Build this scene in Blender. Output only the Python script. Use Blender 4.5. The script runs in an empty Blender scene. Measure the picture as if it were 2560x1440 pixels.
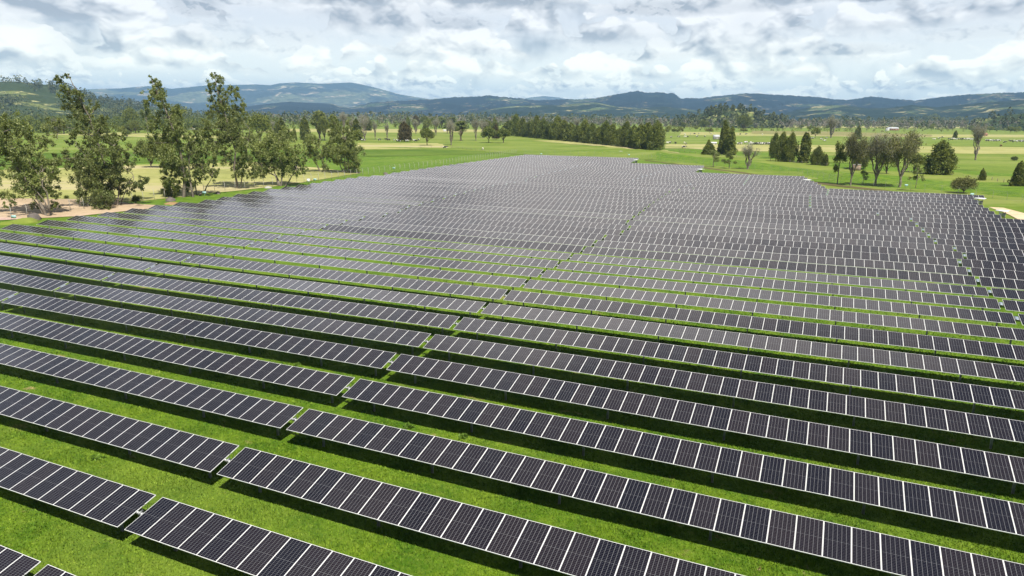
import bpy, math, random
import numpy as np
from mathutils import Matrix, Vector
R_ = math.radians
rng = np.random.default_rng(7); random.seed(7)
sc = bpy.context.scene
col = sc.collection
# ------------------------------------------------------------------ camera
FPX = 1720.8; IW, IH = 2560.0, 1440.0
CAM = np.array([0.0, 0.0, 19.88])
RIGHT = np.array([0.91152704, 0.41114873, 0.00867019])
UP = np.array([-0.10832457, 0.21971306, 0.96953183])
FWD = np.array([-0.39671683, 0.88469367, -0.2448119])
cd = bpy.data.cameras.new('camera'); cam = bpy.data.objects.new('camera', cd); col.objects.link(cam)
cd.sensor_width = 36.0; cd.lens = 36.0 * FPX / IW; cd.clip_start = 0.5; cd.clip_end = 90000
cam.matrix_world = Matrix(((RIGHT[0], UP[0], -FWD[0], CAM[0]), (RIGHT[1], UP[1], -FWD[1], CAM[1]), (RIGHT[2], UP[2], -FWD[2], CAM[2]), (0, 0, 0, 1)))
sc.camera = cam
sc.view_settings.view_transform = 'Standard'; sc.view_settings.look = 'None'
sc.view_settings.exposure = 0.68; sc.view_settings.gamma = 1.0
sc.cycles.max_bounces = 8; sc.cycles.diffuse_bounces = 3; sc.cycles.glossy_bounces = 3
sc.cycles.transmission_bounces = 3; sc.cycles.volume_bounces = 0; sc.cycles.transparent_max_bounces = 8
sc.cycles.sample_clamp_indirect = 4.0

def ray(u, v):
    d = RIGHT * ((u - IW / 2) / FPX) - UP * ((v - IH / 2) / FPX) + FWD
    return d / np.linalg.norm(d)
def azel(u, v):
    d = ray(u, v); return math.atan2(d[0], d[1]), math.asin(d[2])

# ------------------------------------------------------------------ sun
SHX, SHY = -0.47, 0.42                     # shadow shift for each metre of height
sun_dir = Vector((-SHX, -SHY, 1.0)).normalized()
sun_el = math.asin(sun_dir.z); sun_az = math.atan2(sun_dir.x, sun_dir.y)
sl = bpy.data.lights.new('sun', 'SUN'); sl.energy = 4.9; sl.angle = R_(0.53); sl.color = (1.0, 0.955, 0.87)
so = bpy.data.objects.new('sun', sl); col.objects.link(so)
so.rotation_euler = sun_dir.to_track_quat('Z', 'Y').to_euler()

# ------------------------------------------------------------------ node helpers
class NT:
    def __init__(s, tree): s.t = tree; s.n = tree.nodes; s.l = tree.links
    def new(s, typ, **kw):
        n = s.n.new(typ)
        for k, v in kw.items(): setattr(n, k, v)
        return n
    def put(s, sock, v):
        if v is None: return
        if isinstance(v, bpy.types.NodeSocket): s.l.new(v, sock)
        else: sock.default_value = v
    def m(s, op, a, b=None, c=None, clamp=False):
        n = s.new('ShaderNodeMath', operation=op, use_clamp=clamp)
        s.put(n.inputs[0], a); s.put(n.inputs[1], b); s.put(n.inputs[2], c); return n.outputs[0]
    def vm(s, op, a, b=None, out=0):
        n = s.new('ShaderNodeVectorMath', operation=op); s.put(n.inputs[0], a)
        if b is not None: s.put(n.inputs[1], b)
        return n.outputs[out]
    def xyz(s, x, y, z=0.0):
        n = s.new('ShaderNodeCombineXYZ'); s.put(n.inputs[0], x); s.put(n.inputs[1], y); s.put(n.inputs[2], z); return n.outputs[0]
    def sep(s, v):
        n = s.new('ShaderNodeSeparateXYZ'); s.put(n.inputs[0], v); return n.outputs
    def noise(s, vec, scale, detail=3.0, rough=0.5, dist=0.0, out=0):
        n = s.new('ShaderNodeTexNoise'); s.put(n.inputs['Vector'], vec); n.inputs['Scale'].default_value = scale
        n.inputs['Detail'].default_value = detail; n.inputs['Roughness'].default_value = rough
        n.inputs['Distortion'].default_value = dist; return n.outputs[out]
    def ss(s, x, a, b, lo=0.0, hi=1.0):
        n = s.new('ShaderNodeMapRange', interpolation_type='SMOOTHSTEP'); s.put(n.inputs[0], x)
        n.inputs[1].default_value = a; n.inputs[2].default_value = b; n.inputs[3].default_value = lo; n.inputs[4].default_value = hi
        return n.outputs[0]
    def mix(s, f, a, b):
        n = s.new('ShaderNodeMix', data_type='RGBA'); s.put(n.inputs[0], f)
        for i, v in ((6, a), (7, b)):
            if not isinstance(v, bpy.types.NodeSocket): v = (*v[:3], 1.0)
            s.put(n.inputs[i], v)
        return n.outputs[2]
def mat(name, base=(.5, .5, .5), rough=.8, metal=0.0, spec=.5):
    m = bpy.data.materials.new(name); m.use_nodes = True; t = NT(m.node_tree)
    b = t.n['Principled BSDF']; b.inputs['Base Color'].default_value = (*base, 1); b.inputs['Roughness'].default_value = rough
    b.inputs['Metallic'].default_value = metal; b.inputs['Specular IOR Level'].default_value = spec
    return m, t, b

# ------------------------------------------------------------------ sky
w = bpy.data.worlds.new('World'); sc.world = w; w.use_nodes = True
t = NT(w.node_tree); bg = t.n['Background']; out = t.n['World Output']
sky = t.new('ShaderNodeTexSky', sky_type='NISHITA'); sky.sun_disc = False
sky.sun_elevation = sun_el; sky.sun_rotation = sun_az; sky.air_density = 1.0; sky.dust_density = 1.2; sky.altitude = 2500
t.l.new(sky.outputs[0], bg.inputs[0]); bg.inputs[1].default_value = 0.03
D = t.new('ShaderNodeTexCoord').outputs['Generated']
D = t.vm('NORMALIZE', D)
dx, dy, dz = t.sep(D)
az = t.m('ARCTAN2', dx, dy); el = t.m('ARCSINE', dz)
p0 = t.xyz(az, el, 0.0)
wob = t.noise(p0, 16.0, 4.0, 0.6, out=1)
wob = t.vm('SUBTRACT', wob, (0.5, 0.5, 0.5))
pw = t.vm('ADD', p0, t.vm('MULTIPLY', wob, (0.022, 0.016, 0.0)))
def puff(scale, sy, seed, delta):
    """billowing bumps of cumulus and their light-and-shade, light from the upper right"""
    def one(ox, oy):
        tot = None
        for i, am in enumerate((.55, .30, .17, .09)):
            f = scale * 2.1 ** i
            n = t.noise(t.vm('ADD', t.vm('MULTIPLY', pw, (1, sy, 1)), (ox + i * 3.3, oy + i * 1.9, i * 2.7)), f, 0.0, .5)
            q = t.m('MULTIPLY', t.m('ABSOLUTE', t.m('SUBTRACT', n, .5)), am * 3.4); tot = q if tot is None else t.m('ADD', tot, q)
        return tot
    a_ = one(seed, seed * 1.7); b_ = one(seed + delta * .6, seed * 1.7 + delta)
    return a_, t.m('SUBTRACT', a_, b_)
def noise1(x, f, seed, detail):
    n = t.new('ShaderNodeTexNoise', noise_dimensions='1D'); t.put(n.inputs['W'], t.m('ADD', t.m('MULTIPLY', x, f), seed)); n.inputs['Scale'].default_value = 1.0
    n.inputs['Detail'].default_value = detail; n.inputs['Roughness'].default_value = .55; return n.outputs[0]
px0, py0, _ = t.sep(t.vm('ADD', p0, t.vm('MULTIPLY', wob, (0.020, 0.012, 0.0))))
PA = puff(9.0, 1.6, 0.3, .019); PB = puff(27.0, 1.8, 4.1, .0075)
soft = t.noise(pw, 7.0, 4.0, .6)
col_ = None; cov_ = None
BANDS = [(0.0, 1.3, 1, 9), (0.7, 1.7, 1, 8), (1.6, 2.2, 1, 7), (2.7, 2.9, 0, 5.5), (4.0, 3.5, 0, 5), (5.6, 4.2, 0, 4.2), (7.4, 4.8, 0, 3.6), (9.6, 5.5, 0, 3), (13, 7, 0, 2.5)]
for k, (e0, hh, small, fr) in enumerate(BANDS):
    bp_, bs_ = PB if small else PA
    n1 = noise1(px0, fr, 3.7 * k + 1.3, 3.0); n2 = noise1(px0, fr * 1.7, 9.1 * k + 5, 1.0)
    base = t.m('ADD', R_(e0 - hh * .25), t.m('MULTIPLY', n2, R_(hh * .5)))
    H = t.m('ADD', t.m('MULTIPLY', t.ss(n1, .34, .66), R_(hh * .95)), R_(hh * .06))
    d_ = t.m('SUBTRACT', py0, base); dn = t.m('DIVIDE', d_, R_(hh))
    tt = t.m('DIVIDE', t.m('SUBTRACT', d_, t.m('MULTIPLY', t.m('SUBTRACT', bp_, .42), R_(hh * .75))), H)
    mk = t.m('MULTIPLY', t.ss(tt, .80, 1.0, 1.0, 0.0), t.ss(dn, -.10, .22))
    mk = t.m('MULTIPLY', mk, t.ss(n1, .31, .41))
    lt = t.m('ADD', .60 + .010 * (8 - k), t.m('MULTIPLY', t.ss(dn, 0.0, .8), .34))
    lt = t.m('ADD', lt, t.m('MULTIPLY', bs_, 1.6)); lt = t.m('ADD', lt, t.m('MULTIPLY', t.m('SUBTRACT', bp_, .42), .32))
    lt = t.m('ADD', lt, t.m('MULTIPLY', t.m('SUBTRACT', n2, .5), .35)); lt = t.m('ADD', lt, t.m('MULTIPLY', t.m('SUBTRACT', soft, .5), .55))
    lt = t.m('MINIMUM', t.m('MAXIMUM', lt, 0.0), 1.0)
    if col_ is None: col_, cov_ = lt, mk
    else: col_ = t.m('ADD', t.m('MULTIPLY', col_, t.m('SUBTRACT', 1.0, mk)), t.m('MULTIPLY', lt, mk)); cov_ = t.m('MAXIMUM', cov_, mk)
lit = col_
def lerp(f, a, b): return t.m('ADD', a, t.m('MULTIPLY', f, t.m('SUBTRACT', b, a)))
# high sky, seen only in reflections: flat-plane mapping
zz = t.m('MAXIMUM', dz, 0.12)
hp = t.xyz(t.m('DIVIDE', dx, zz), t.m('DIVIDE', dy, zz), 0.0)
nH = t.noise(hp, 1.25, 8.0, 0.55, 0.3)
mH = t.ss(el, 0.20, 0.36)
# heavy grey cloud bases where the photograph has them: (u, v, half-width, half-height, strength)
BL = [(990, 48, 170, 40, .6), (1120, 62, 120, 24, .75), (1700, 25, 230, 30, .8), (2080, 130, 175, 24, .75), (1870, 95, 60, 70, .35), (500, 28, 80, 46, .75),
      (160, 30, 150, 32, .6), (200, 120, 90, 75, .4), (2150, -8, 250, 26, .95), (2480, 10, 190, 28, .5), (400, -6, 300, 18, .6), (1200, -6, 200, 26, .7), (730, 95, 90, 30, .4), (540, 108, 110, 45, .35), (2420, 90, 140, 26, .45), (730, 125, 60, 24, .4), (560, 65, 60, 28, .4),
      (1320, 15, 100, 20, .6), (1560, 105, 190, 40, .35), (60, 60, 90, 26, .4), (860, 10, 110, 22, .5), (1640, 140, 120, 20, .4), (2330, 60, 90, 20, .3)]
dark = None
px = t.sep(pw)
for (u, v, a, b, s_) in BL:
    A, E = azel(u, v); A2, _ = azel(u + a, v); _, E2 = azel(u, v - b)
    ex = t.m('DIVIDE', t.m('SUBTRACT', px[0], A), abs(A2 - A)); ey = t.m('DIVIDE', t.m('SUBTRACT', px[1], E), abs(E2 - E))
    # harder lower edge, soft upper side
    ey = t.m('MULTIPLY', ey, t.m('ADD', 1.0, t.m('MULTIPLY', t.m('LESS_THAN', ey, 0.0), 1.2)))
    r2 = t.m('ADD', t.m('MULTIPLY', ex, ex), t.m('MULTIPLY', ey, ey))
    g = t.m('MULTIPLY', t.ss(r2, 0.05, 1.9, 1.0, 0.0), s_)
    dark = g if dark is None else t.m('MAXIMUM', dark, g)
nn = PA[0]
lit = t.m('SUBTRACT', lit, t.m('MULTIPLY', dark, t.m('ADD', 0.60, t.m('MULTIPLY', t.m('SUBTRACT', .45, PA[0]), .6))))
lit = t.m('MINIMUM', t.m('MAXIMUM', lit, 0.0), 1.0)
ccol = t.mix(lit, (0.45, 0.485, 0.53), (1.17, 1.16, 1.13))
veil = t.m('MULTIPLY', t.ss(soft, .22, .48), .95)
cover = t.m('MAXIMUM', cov_, t.m('MULTIPLY', dark, 1.3), clamp=True)
ccol = t.mix(cover, (.93, .965, .99), ccol); cover = t.m('MAXIMUM', cover, veil)
# unseen cloud, shaped for bright panel reflections: ahead and left, thinner right and overhead
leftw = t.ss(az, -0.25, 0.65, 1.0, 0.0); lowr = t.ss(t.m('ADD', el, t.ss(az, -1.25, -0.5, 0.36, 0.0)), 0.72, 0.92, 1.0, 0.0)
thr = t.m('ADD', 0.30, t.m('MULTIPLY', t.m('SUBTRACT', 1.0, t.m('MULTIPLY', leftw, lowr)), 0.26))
behind = t.ss(t.m('ABSOLUTE', t.m('ADD', az, 0.42)), 1.15, 1.9)  # unseen sky behind the camera, cleared to deepen the shadows
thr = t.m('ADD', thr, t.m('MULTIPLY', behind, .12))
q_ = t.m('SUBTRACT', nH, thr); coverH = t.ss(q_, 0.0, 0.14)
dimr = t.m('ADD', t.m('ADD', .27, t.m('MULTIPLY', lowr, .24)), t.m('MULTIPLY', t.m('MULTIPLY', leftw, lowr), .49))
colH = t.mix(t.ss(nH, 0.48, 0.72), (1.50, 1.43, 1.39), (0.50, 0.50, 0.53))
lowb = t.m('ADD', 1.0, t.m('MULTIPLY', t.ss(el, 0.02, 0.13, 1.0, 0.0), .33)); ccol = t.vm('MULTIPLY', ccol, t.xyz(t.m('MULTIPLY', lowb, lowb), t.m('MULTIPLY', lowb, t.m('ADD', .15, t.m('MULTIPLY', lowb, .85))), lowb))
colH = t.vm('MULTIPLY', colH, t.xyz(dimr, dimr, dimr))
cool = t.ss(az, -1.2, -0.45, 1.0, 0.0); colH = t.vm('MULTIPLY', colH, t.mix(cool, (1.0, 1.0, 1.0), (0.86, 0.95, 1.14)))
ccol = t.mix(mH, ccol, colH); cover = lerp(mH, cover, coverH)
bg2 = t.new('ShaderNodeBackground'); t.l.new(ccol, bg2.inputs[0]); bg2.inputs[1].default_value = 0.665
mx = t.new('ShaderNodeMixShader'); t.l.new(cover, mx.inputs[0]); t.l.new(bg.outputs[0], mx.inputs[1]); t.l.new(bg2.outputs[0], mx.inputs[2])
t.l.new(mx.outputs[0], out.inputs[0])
w.cycles.sampling_method = 'MANUAL'; w.cycles.sample_map_resolution = 512

# ------------------------------------------------------------------ terrain height
TY = np.array([-40, 10, 25, 36, 42, 50, 60, 75, 90, 110, 123, 135, 145, 170, 185, 220, 260, 330.])
TX = np.array([-260, -127, -78, -30, 18, 66, 160.])
TZ = np.array([
 [-1.0] * 18,
 [-.8, -.85, -.9, -1.0, -1.0, -1.05, -1.1, -1.1, -1.1, -1.1, -1.05, -.95, -.95, -.95, -.95, -.8, -.7, -.6],
 [-.6, -.65, -.7, -.8, -.85, -1.1, -1.03, -.88, -.83, -.9, -.92, -.72, -.62, -.6, -.6, -.5, -.5, -.5],
 [-.2, -.15, -.12, -.35, -.38, -.51, -.56, -.62, -.72, -.74, -.77, -.5, -.33, -.42, -.2, -.35, -.45, -.5],
 [.1, .1, .12, -.1, -.15, -.15, -.1, -.08, -.17, -.2, -.23, -.15, .08, .05, .0, -.1, -.3, -.4],
 [.2, .2, .2, .0, -.05, -.05, .0, .0, -.1, -.1, -.1, .0, .2, .1, .0, .0, -.2, -.3],
 [.2] * 18])
FRX = np.array([-150, -84, -72, -9, 5, 24, 38, 60.]); FRY = np.array([340, 341, 324, 270, 238, 218, 208, 175.])   # far right fence line
def gz(x, y):
    x = np.asarray(x, float); y = np.asarray(y, float)
    xi = np.clip(np.searchsorted(TX, x) - 1, 0, len(TX) - 2); fx = np.clip((x - TX[xi]) / (TX[xi + 1] - TX[xi]), 0, 1)
    yi = np.clip(np.searchsorted(TY, y) - 1, 0, len(TY) - 2); fy = np.clip((y - TY[yi]) / (TY[yi + 1] - TY[yi]), 0, 1)
    fx = fx * fx * (3 - 2 * fx); fy2 = fy
    z = (TZ[xi, yi] * (1 - fx) + TZ[xi + 1, yi] * fx) * (1 - fy2) + (TZ[xi, yi + 1] * (1 - fx) + TZ[xi + 1, yi + 1] * fx) * fy2
    far = np.clip((np.hypot(x, y) - 330) / 120, 0, 1); z = z * (1 - far) - 0.6 * far
    # grassy swells beyond the far fence
    fl = np.interp(x, FRX, FRY); dd = y - fl
    m = np.clip((dd - 3) / 8, 0, 1) * np.clip((150 - dd) / 60, 0, 1) * np.clip((x + 175) / 60, 0, 1) * np.clip((500 - x) / 100, 0, 1)
    ux, uy = (x * .80 + y * -.6), (x * .6 + y * .8)
    b = 1.0 * np.sin(uy / 11 + 1.3 * np.sin(ux / 37) + .6 * np.sin(ux / 17)) + .55 * np.sin(ux / 9.0 + uy / 13 + 1) + .3 * np.sin(ux / 4.3 - uy / 5.1)
    bank = 1.3 * np.exp(-((dd - 24) / 8.0) ** 2)
    z = z + m * (0.5 * b + bank + .2)
    return z
def at(u, v):
    d = ray(u, v); z = -0.6
    for _ in range(6):
        k = (z - CAM[2]) / d[2]; p = CAM + d * k; z = float(gz(p[0], p[1]))
    return p
def depth_of(p): return float((np.asarray(p) - CAM) @ FWD)

# ------------------------------------------------------------------ mesh helpers
def mesh_np(name, V, Q=None, T=None, mats=(), uv=None, smooth=False, mi=None):
    V = np.asarray(V, np.float32).reshape(-1, 3)
    Q = np.zeros((0, 4), np.int32) if Q is None else np.asarray(Q, np.int32).reshape(-1, 4)
    T = np.zeros((0, 3), np.int32) if T is None else np.asarray(T, np.int32).reshape(-1, 3)
    me = bpy.data.meshes.new(name); nl = Q.size + T.size; nf = len(Q) + len(T)
    me.vertices.add(len(V)); me.vertices.foreach_set('co', V.ravel())
    me.loops.add(nl); me.loops.foreach_set('vertex_index', np.concatenate([Q.ravel(), T.ravel()]))
    me.polygons.add(nf)
    ls = np.concatenate([np.arange(len(Q)) * 4, Q.size + np.arange(len(T)) * 3]).astype(np.int32)
    me.polygons.foreach_set('loop_start', ls)
    if mi is not None: me.polygons.foreach_set('material_index', np.asarray(mi, np.int32))
    if smooth: me.polygons.foreach_set('use_smooth', np.ones(nf, bool))
    for m in mats: me.materials.append(m)
    me.update(calc_edges=True)
    if uv is not None:
        l = me.uv_layers.new(name='UVMap'); l.data.foreach_set('uv', np.asarray(uv, np.float32).ravel())
    return me
def link(name, me, parent=None, loc=(0, 0, 0), rot=None, scl=None):
    o = bpy.data.objects.new(name, me); col.objects.link(o)
    o.parent = parent; o.location = loc
    if rot is not None: o.rotation_euler = rot
    if scl is not None: o.scale = scl
    return o
def tag(o, label=None, cat=None, group=None, kind=None):
    if label: o['label'] = label
    if cat: o['category'] = cat
    if group: o['group'] = group
    if kind: o['kind'] = kind
    return o
class MB:
    def __init__(s): s.V = []; s.Q = []; s.T = []; s.n = 0
    def add(s, V, Q=(), T=()):
        s.V += [tuple(map(float, p)) for p in V]; s.Q += [tuple(i + s.n for i in q) for q in Q]; s.T += [tuple(i + s.n for i in q) for q in T]; s.n = len(s.V)
    def box(s, c, d, rot=None):
        P = np.array([[x, y, z] for x in (-.5, .5) for y in (-.5, .5) for z in (-.5, .5)]) * np.array(d)
        if rot is not None: P = P @ np.array(rot.to_3x3()).T
        s.add(P + np.array(c), [(0, 1, 3, 2), (4, 6, 7, 5), (0, 4, 5, 1), (2, 3, 7, 6), (0, 2, 6, 4), (1, 5, 7, 3)])
    def tube(s, pts, rads, k=8, cap=True):
        pts = [np.array(p, float) for p in pts]; rings = []
        for i, p in enumerate(pts):
            d = pts[min(i + 1, len(pts) - 1)] - pts[max(i - 1, 0)]; d /= (np.linalg.norm(d) + 1e-9)
            a = np.cross(d, (0, 0, 1) if abs(d[2]) < .9 else (1, 0, 0)); a /= np.linalg.norm(a); b = np.cross(d, a)
            rings.append([p + rads[i] * (math.cos(2 * math.pi * j / k) * a + math.sin(2 * math.pi * j / k) * b) for j in range(k)])
        V = [q for r in rings for q in r]
        Q = [(i * k + j, i * k + (j + 1) % k, (i + 1) * k + (j + 1) % k, (i + 1) * k + j) for i in range(len(pts) - 1) for j in range(k)]
        T = []
        if cap:
            V += [pts[0], pts[-1]]; c0 = len(V) - 2; c1 = c0 + 1; m = (len(pts) - 1) * k
            T = [(c0, (j + 1) % k, j) for j in range(k)] + [(c1, m + j, m + (j + 1) % k) for j in range(k)]
        s.add(V, Q, T)
    def mesh(s, name, m, smooth=False): return mesh_np(name, s.V, s.Q, s.T, (m,) if not isinstance(m, tuple) else m, smooth=smooth)

# ------------------------------------------------------------------ materials
def grass_nodes(t, pos, near):
    x, y, z = t.sep(pos)
    P = t.xyz(x, y, 0.0)
    n1 = t.noise(P, 0.035, 4.0, .6); n2 = t.noise(P, 0.35, 5.0, .65); n3 = t.noise(P, 2.6, 4.0, .7); n4 = t.noise(P, 0.9, 3.0, .6, .6)
    c = t.mix(t.ss(n2, .33, .68), (0.064, 0.138, 0.006), (0.142, 0.218, 0.013))
    c = t.mix(t.m('MULTIPLY', t.ss(n3, .42, .78), .55), c, (0.245, 0.300, 0.045))
    c = t.mix(t.m('MULTIPLY', t.ss(n1, .46, .66), .38), c, (0.205, 0.250, 0.045))
    c = t.mix(t.m('MULTIPLY', t.ss(n4, .30, .42, 1, 0), .55), c, (0.050, 0.115, 0.008))
    # worn bare patches
    nb = t.noise(t.vm('MULTIPLY', P, (.75, 1.0, 1.0)), 0.42, 5.0, .72, .5)
    nb2 = t.noise(P, 0.055, 1.0, .5)
    bare = t.m('MULTIPLY', t.ss(nb, .60, .68), t.ss(nb2, .42, .55))
    c = t.mix(t.m('MULTIPLY', bare, .75), c, (0.36, 0.27, 0.13))
    c = t.vm('MULTIPLY', c, (.83, .90, .85))
    return c
M = {}
m, t, b = mat('meadow_grass', rough=.9, spec=.15)
pos = t.new('ShaderNodeNewGeometry').outputs['Position']
c = grass_nodes(t, pos, True)
t.l.new(c, b.inputs['Base Color'])
bp = t.new('ShaderNodeBump'); bp.inputs['Strength'].default_value = .8; bp.inputs['Distance'].default_value = .12
t.l.new(t.noise(pos, 7.0, 5.0, .7), bp.inputs['Height']); t.l.new(bp.outputs[0], b.inputs['Normal'])
M['ground'] = m
m, t, b = mat('grass_blades', rough=.7, spec=.2)
pos = t.new('ShaderNodeNewGeometry').outputs['Position']
c = grass_nodes(t, pos, True)
ri = t.new('ShaderNodeNewGeometry').outputs['Random Per Island']
c2 = t.mix(ri, (0.8, 0.85, 0.6), (1.6, 1.5, 1.35)); mm = t.new('ShaderNodeMix', data_type='RGBA', blend_type='MULTIPLY'); mm.inputs[0].default_value = 1
t.l.new(c, mm.inputs[6]); t.l.new(c2, mm.inputs[7]); t.l.new(mm.outputs[2], b.inputs['Base Color'])
b.inputs['Subsurface Weight'].default_value = 0
M['blades'] = m

def field_mat(name, c1, c2, sx=.05, stripe=None, rough=.9, c3=None):
    m, t, b = mat(name, rough=rough, spec=.1); c1 = tuple(q * f_ for q, f_ in zip(c1, (1.06, 1.02, .95))); c2 = tuple(q * f_ for q, f_ in zip(c2, (1.08, 1.03, .95)))
    pos = t.new('ShaderNodeNewGeometry').outputs['Position']
    n = t.noise(t.vm('MULTIPLY', pos, (1, 1, 0)), sx, 6.0, .65); n2 = t.noise(t.vm('MULTIPLY', pos, (1, 1, 0)), sx * 9, 4.0, .7)
    c = t.mix(t.ss(n, .35, .65), c1, c2)
    rx, ry, _ = t.sep(pos); sa = t.m('ADD', t.m('MULTIPLY', rx, .914), t.m('MULTIPLY', ry, .407)); sb = t.m('SUBTRACT', t.m('MULTIPLY', ry, .914), t.m('MULTIPLY', rx, .407))
    n3 = t.noise(t.xyz(t.m('MULTIPLY', sa, .004), t.m('MULTIPLY', sb, .035), 0.0), 1.0, 5.0, .7)
    c = t.mix(t.m('MULTIPLY', t.ss(n3, .50, .62), .6), c, tuple(min(1, q * f_) for q, f_ in zip(c2, (1.30, 1.12, 1.9)))); c = t.mix(t.m('MULTIPLY', t.ss(n3, .34, .44, 1, 0), .5), c, tuple(q * .68 for q in c1))
    c = t.mix(t.m('MULTIPLY', t.ss(n2, .45, .75), .45), c, c3 or tuple(min(1, q * 1.45) for q in c2))
    if stripe is not None:
        w_ = t.new('ShaderNodeTexWave', wave_type='BANDS', bands_direction='Y'); w_.inputs['Scale'].default_value = stripe; w_.inputs['Distortion'].default_value = 1.5
        t.l.new(pos, w_.inputs['Vector']); c = t.mix(t.m('MULTIPLY', w_.outputs['Fac'], .3), c, tuple(q * .55 for q in c1))
    t.l.new(c, b.inputs['Base Color'])
    M[name] = m
field_mat('bright_pasture', (.098, .160, .018), (.150, .205, .036), .03)
field_mat('pale_pasture', (.225, .250, .075), (.31, .31, .125), .03)
field_mat('dark_pasture', (.055, .110, .008), (.090, .150, .016), .03)
field_mat('mid_pasture', (.105, .165, .020), (.160, .205, .040), .02)
field_mat('tan_field', (.16, .17, .06), (.21, .20, .08))
field_mat('ploughed_field', (.37, .29, .20), (.45, .36, .26), .12, .25)
field_mat('sand_path', (.46, .37, .25), (.55, .45, .32), .3)
field_mat('ditch_growth', (.060, .070, .020), (.110, .095, .040), .8)
field_mat('dirt', (.24, .16, .085), (.34, .24, .13), .5)

m, t, b = mat('panel_glass', rough=.10, spec=.9)
uv = t.new('ShaderNodeUVMap').outputs[0]; ux, uy, _ = t.sep(uv)
def line(x, n, hw):
    f = t.m('FRACT', t.m('ADD', t.m('MULTIPLY', x, n), 0.5)); return t.m('LESS_THAN', t.m('ABSOLUTE', t.m('SUBTRACT', f, 0.5)), hw)
gx = line(ux, 6.0, 0.034); gy = line(uy, 24.0, 0.040)
g = t.m('MAXIMUM', t.m('MULTIPLY', gx, .85), t.m('MULTIPLY', gy, .5))
mid = t.m('LESS_THAN', t.m('ABSOLUTE', t.m('SUBTRACT', uy, .5)), 0.0045)
g = t.m('MAXIMUM', g, t.m('MULTIPLY', mid, .5))
oi = t.new('ShaderNodeObjectInfo')
cell = t.mix(oi.outputs['Random'], (0.0055, 0.0043, 0.0090), (0.0160, 0.0110, 0.0140))
c = t.mix(g, cell, (.19, .195, .20)); t.l.new(c, b.inputs['Base Color'])
# soiling and slightly uneven glass from module to module
pos = t.new('ShaderNodeNewGeometry').outputs['Position']
t.l.new(t.m('ADD', .07, t.m('MULTIPLY', t.noise(pos, .15, 3.0, .6), .16)), b.inputs['Roughness'])
bp = t.new('ShaderNodeBump'); bp.inputs['Strength'].default_value = .05; bp.inputs['Distance'].default_value = .02
t.l.new(t.noise(pos, .9, 2.0, .5), bp.inputs['Height']); t.l.new(bp.outputs[0], b.inputs['Normal'])
M['glass'] = m
M['frame'] = mat('anodised_frame', (.80, .80, .79), .45, .1)[0]
m, t, b = mat('galvanised_steel', (.36, .37, .37), .5, .6)
n = t.noise(t.new('ShaderNodeTexCoord').outputs['Object'], 5.0, 4.0, .6); t.l.new(t.mix(n, (.20, .21, .21), (.44, .45, .45)), b.inputs['Base Color'])
M['steel'] = m
M['galv_dull'] = mat('dull_galvanised', (.22, .22, .20), .7, .2)[0]
M['back'] = mat('panel_backsheet', (.45, .46, .47), .6)[0]
M['white'] = mat('white_paint', (.62, .63, .62), .5)[0]
M['black'] = mat('black_plastic', (.02, .02, .022), .5)[0]
m, t, b = mat('small_panel_glass', (.22, .28, .35), .2); M['pvblue'] = m
M['cyan'] = mat('sign_plate', (.30, .48, .47), .5)[0]
m, t, b = mat('concrete', (.5, .49, .45), .85)
n = t.noise(t.new('ShaderNodeTexCoord').outputs['Object'], 2.0, 5.0, .7); t.l.new(t.mix(n, (.24, .23, .20), (.42, .41, .37)), b.inputs['Base Color']); M['concrete'] = m
m, t, b = mat('weathered_wood', (.2, .16, .12), .85); M['wood'] = m
m, t, b = mat('rock', (.25, .22, .2), .9)
n = t.noise(t.new('ShaderNodeTexCoord').outputs['Object'], 1.5, 6.0, .7); t.l.new(t.mix(n, (.05, .04, .035), (.20, .17, .15)), b.inputs['Base Color']); M['rock'] = m
M['brick'] = mat('brick_hut', (.27, .20, .14), .85)[0]; M['roofg'] = mat('roof_sheet', (.45, .46, .47), .5)[0]
M['redroof'] = mat('tile_roof', (.33, .16, .10), .8)[0]; M['wallw'] = mat('white_wall', (.74, .73, .70), .8)[0]; M['glassdark'] = mat('window_dark', (.03, .035, .04), .2)[0]
m, t, b = mat('cow_coat_black_white', rough=.7)
n = t.noise(t.new('ShaderNodeTexCoord').outputs['Object'], 1.1, 1.0, .4); oi = t.new('ShaderNodeObjectInfo')
f = t.m('GREATER_THAN', t.m('ADD', n, t.m('MULTIPLY', t.m('SUBTRACT', oi.outputs['Random'], .5), .30)), .5)
t.l.new(t.mix(f, (.025, .022, .02), (.72, .70, .66)), b.inputs['Base Color']); M['cow'] = m
M['cowbrown'] = mat('cow_coat_brown', (.20, .085, .035), .75)[0]; M['cowwhite'] = mat('cow_coat_cream', (.66, .62, .54), .75)[0]

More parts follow.
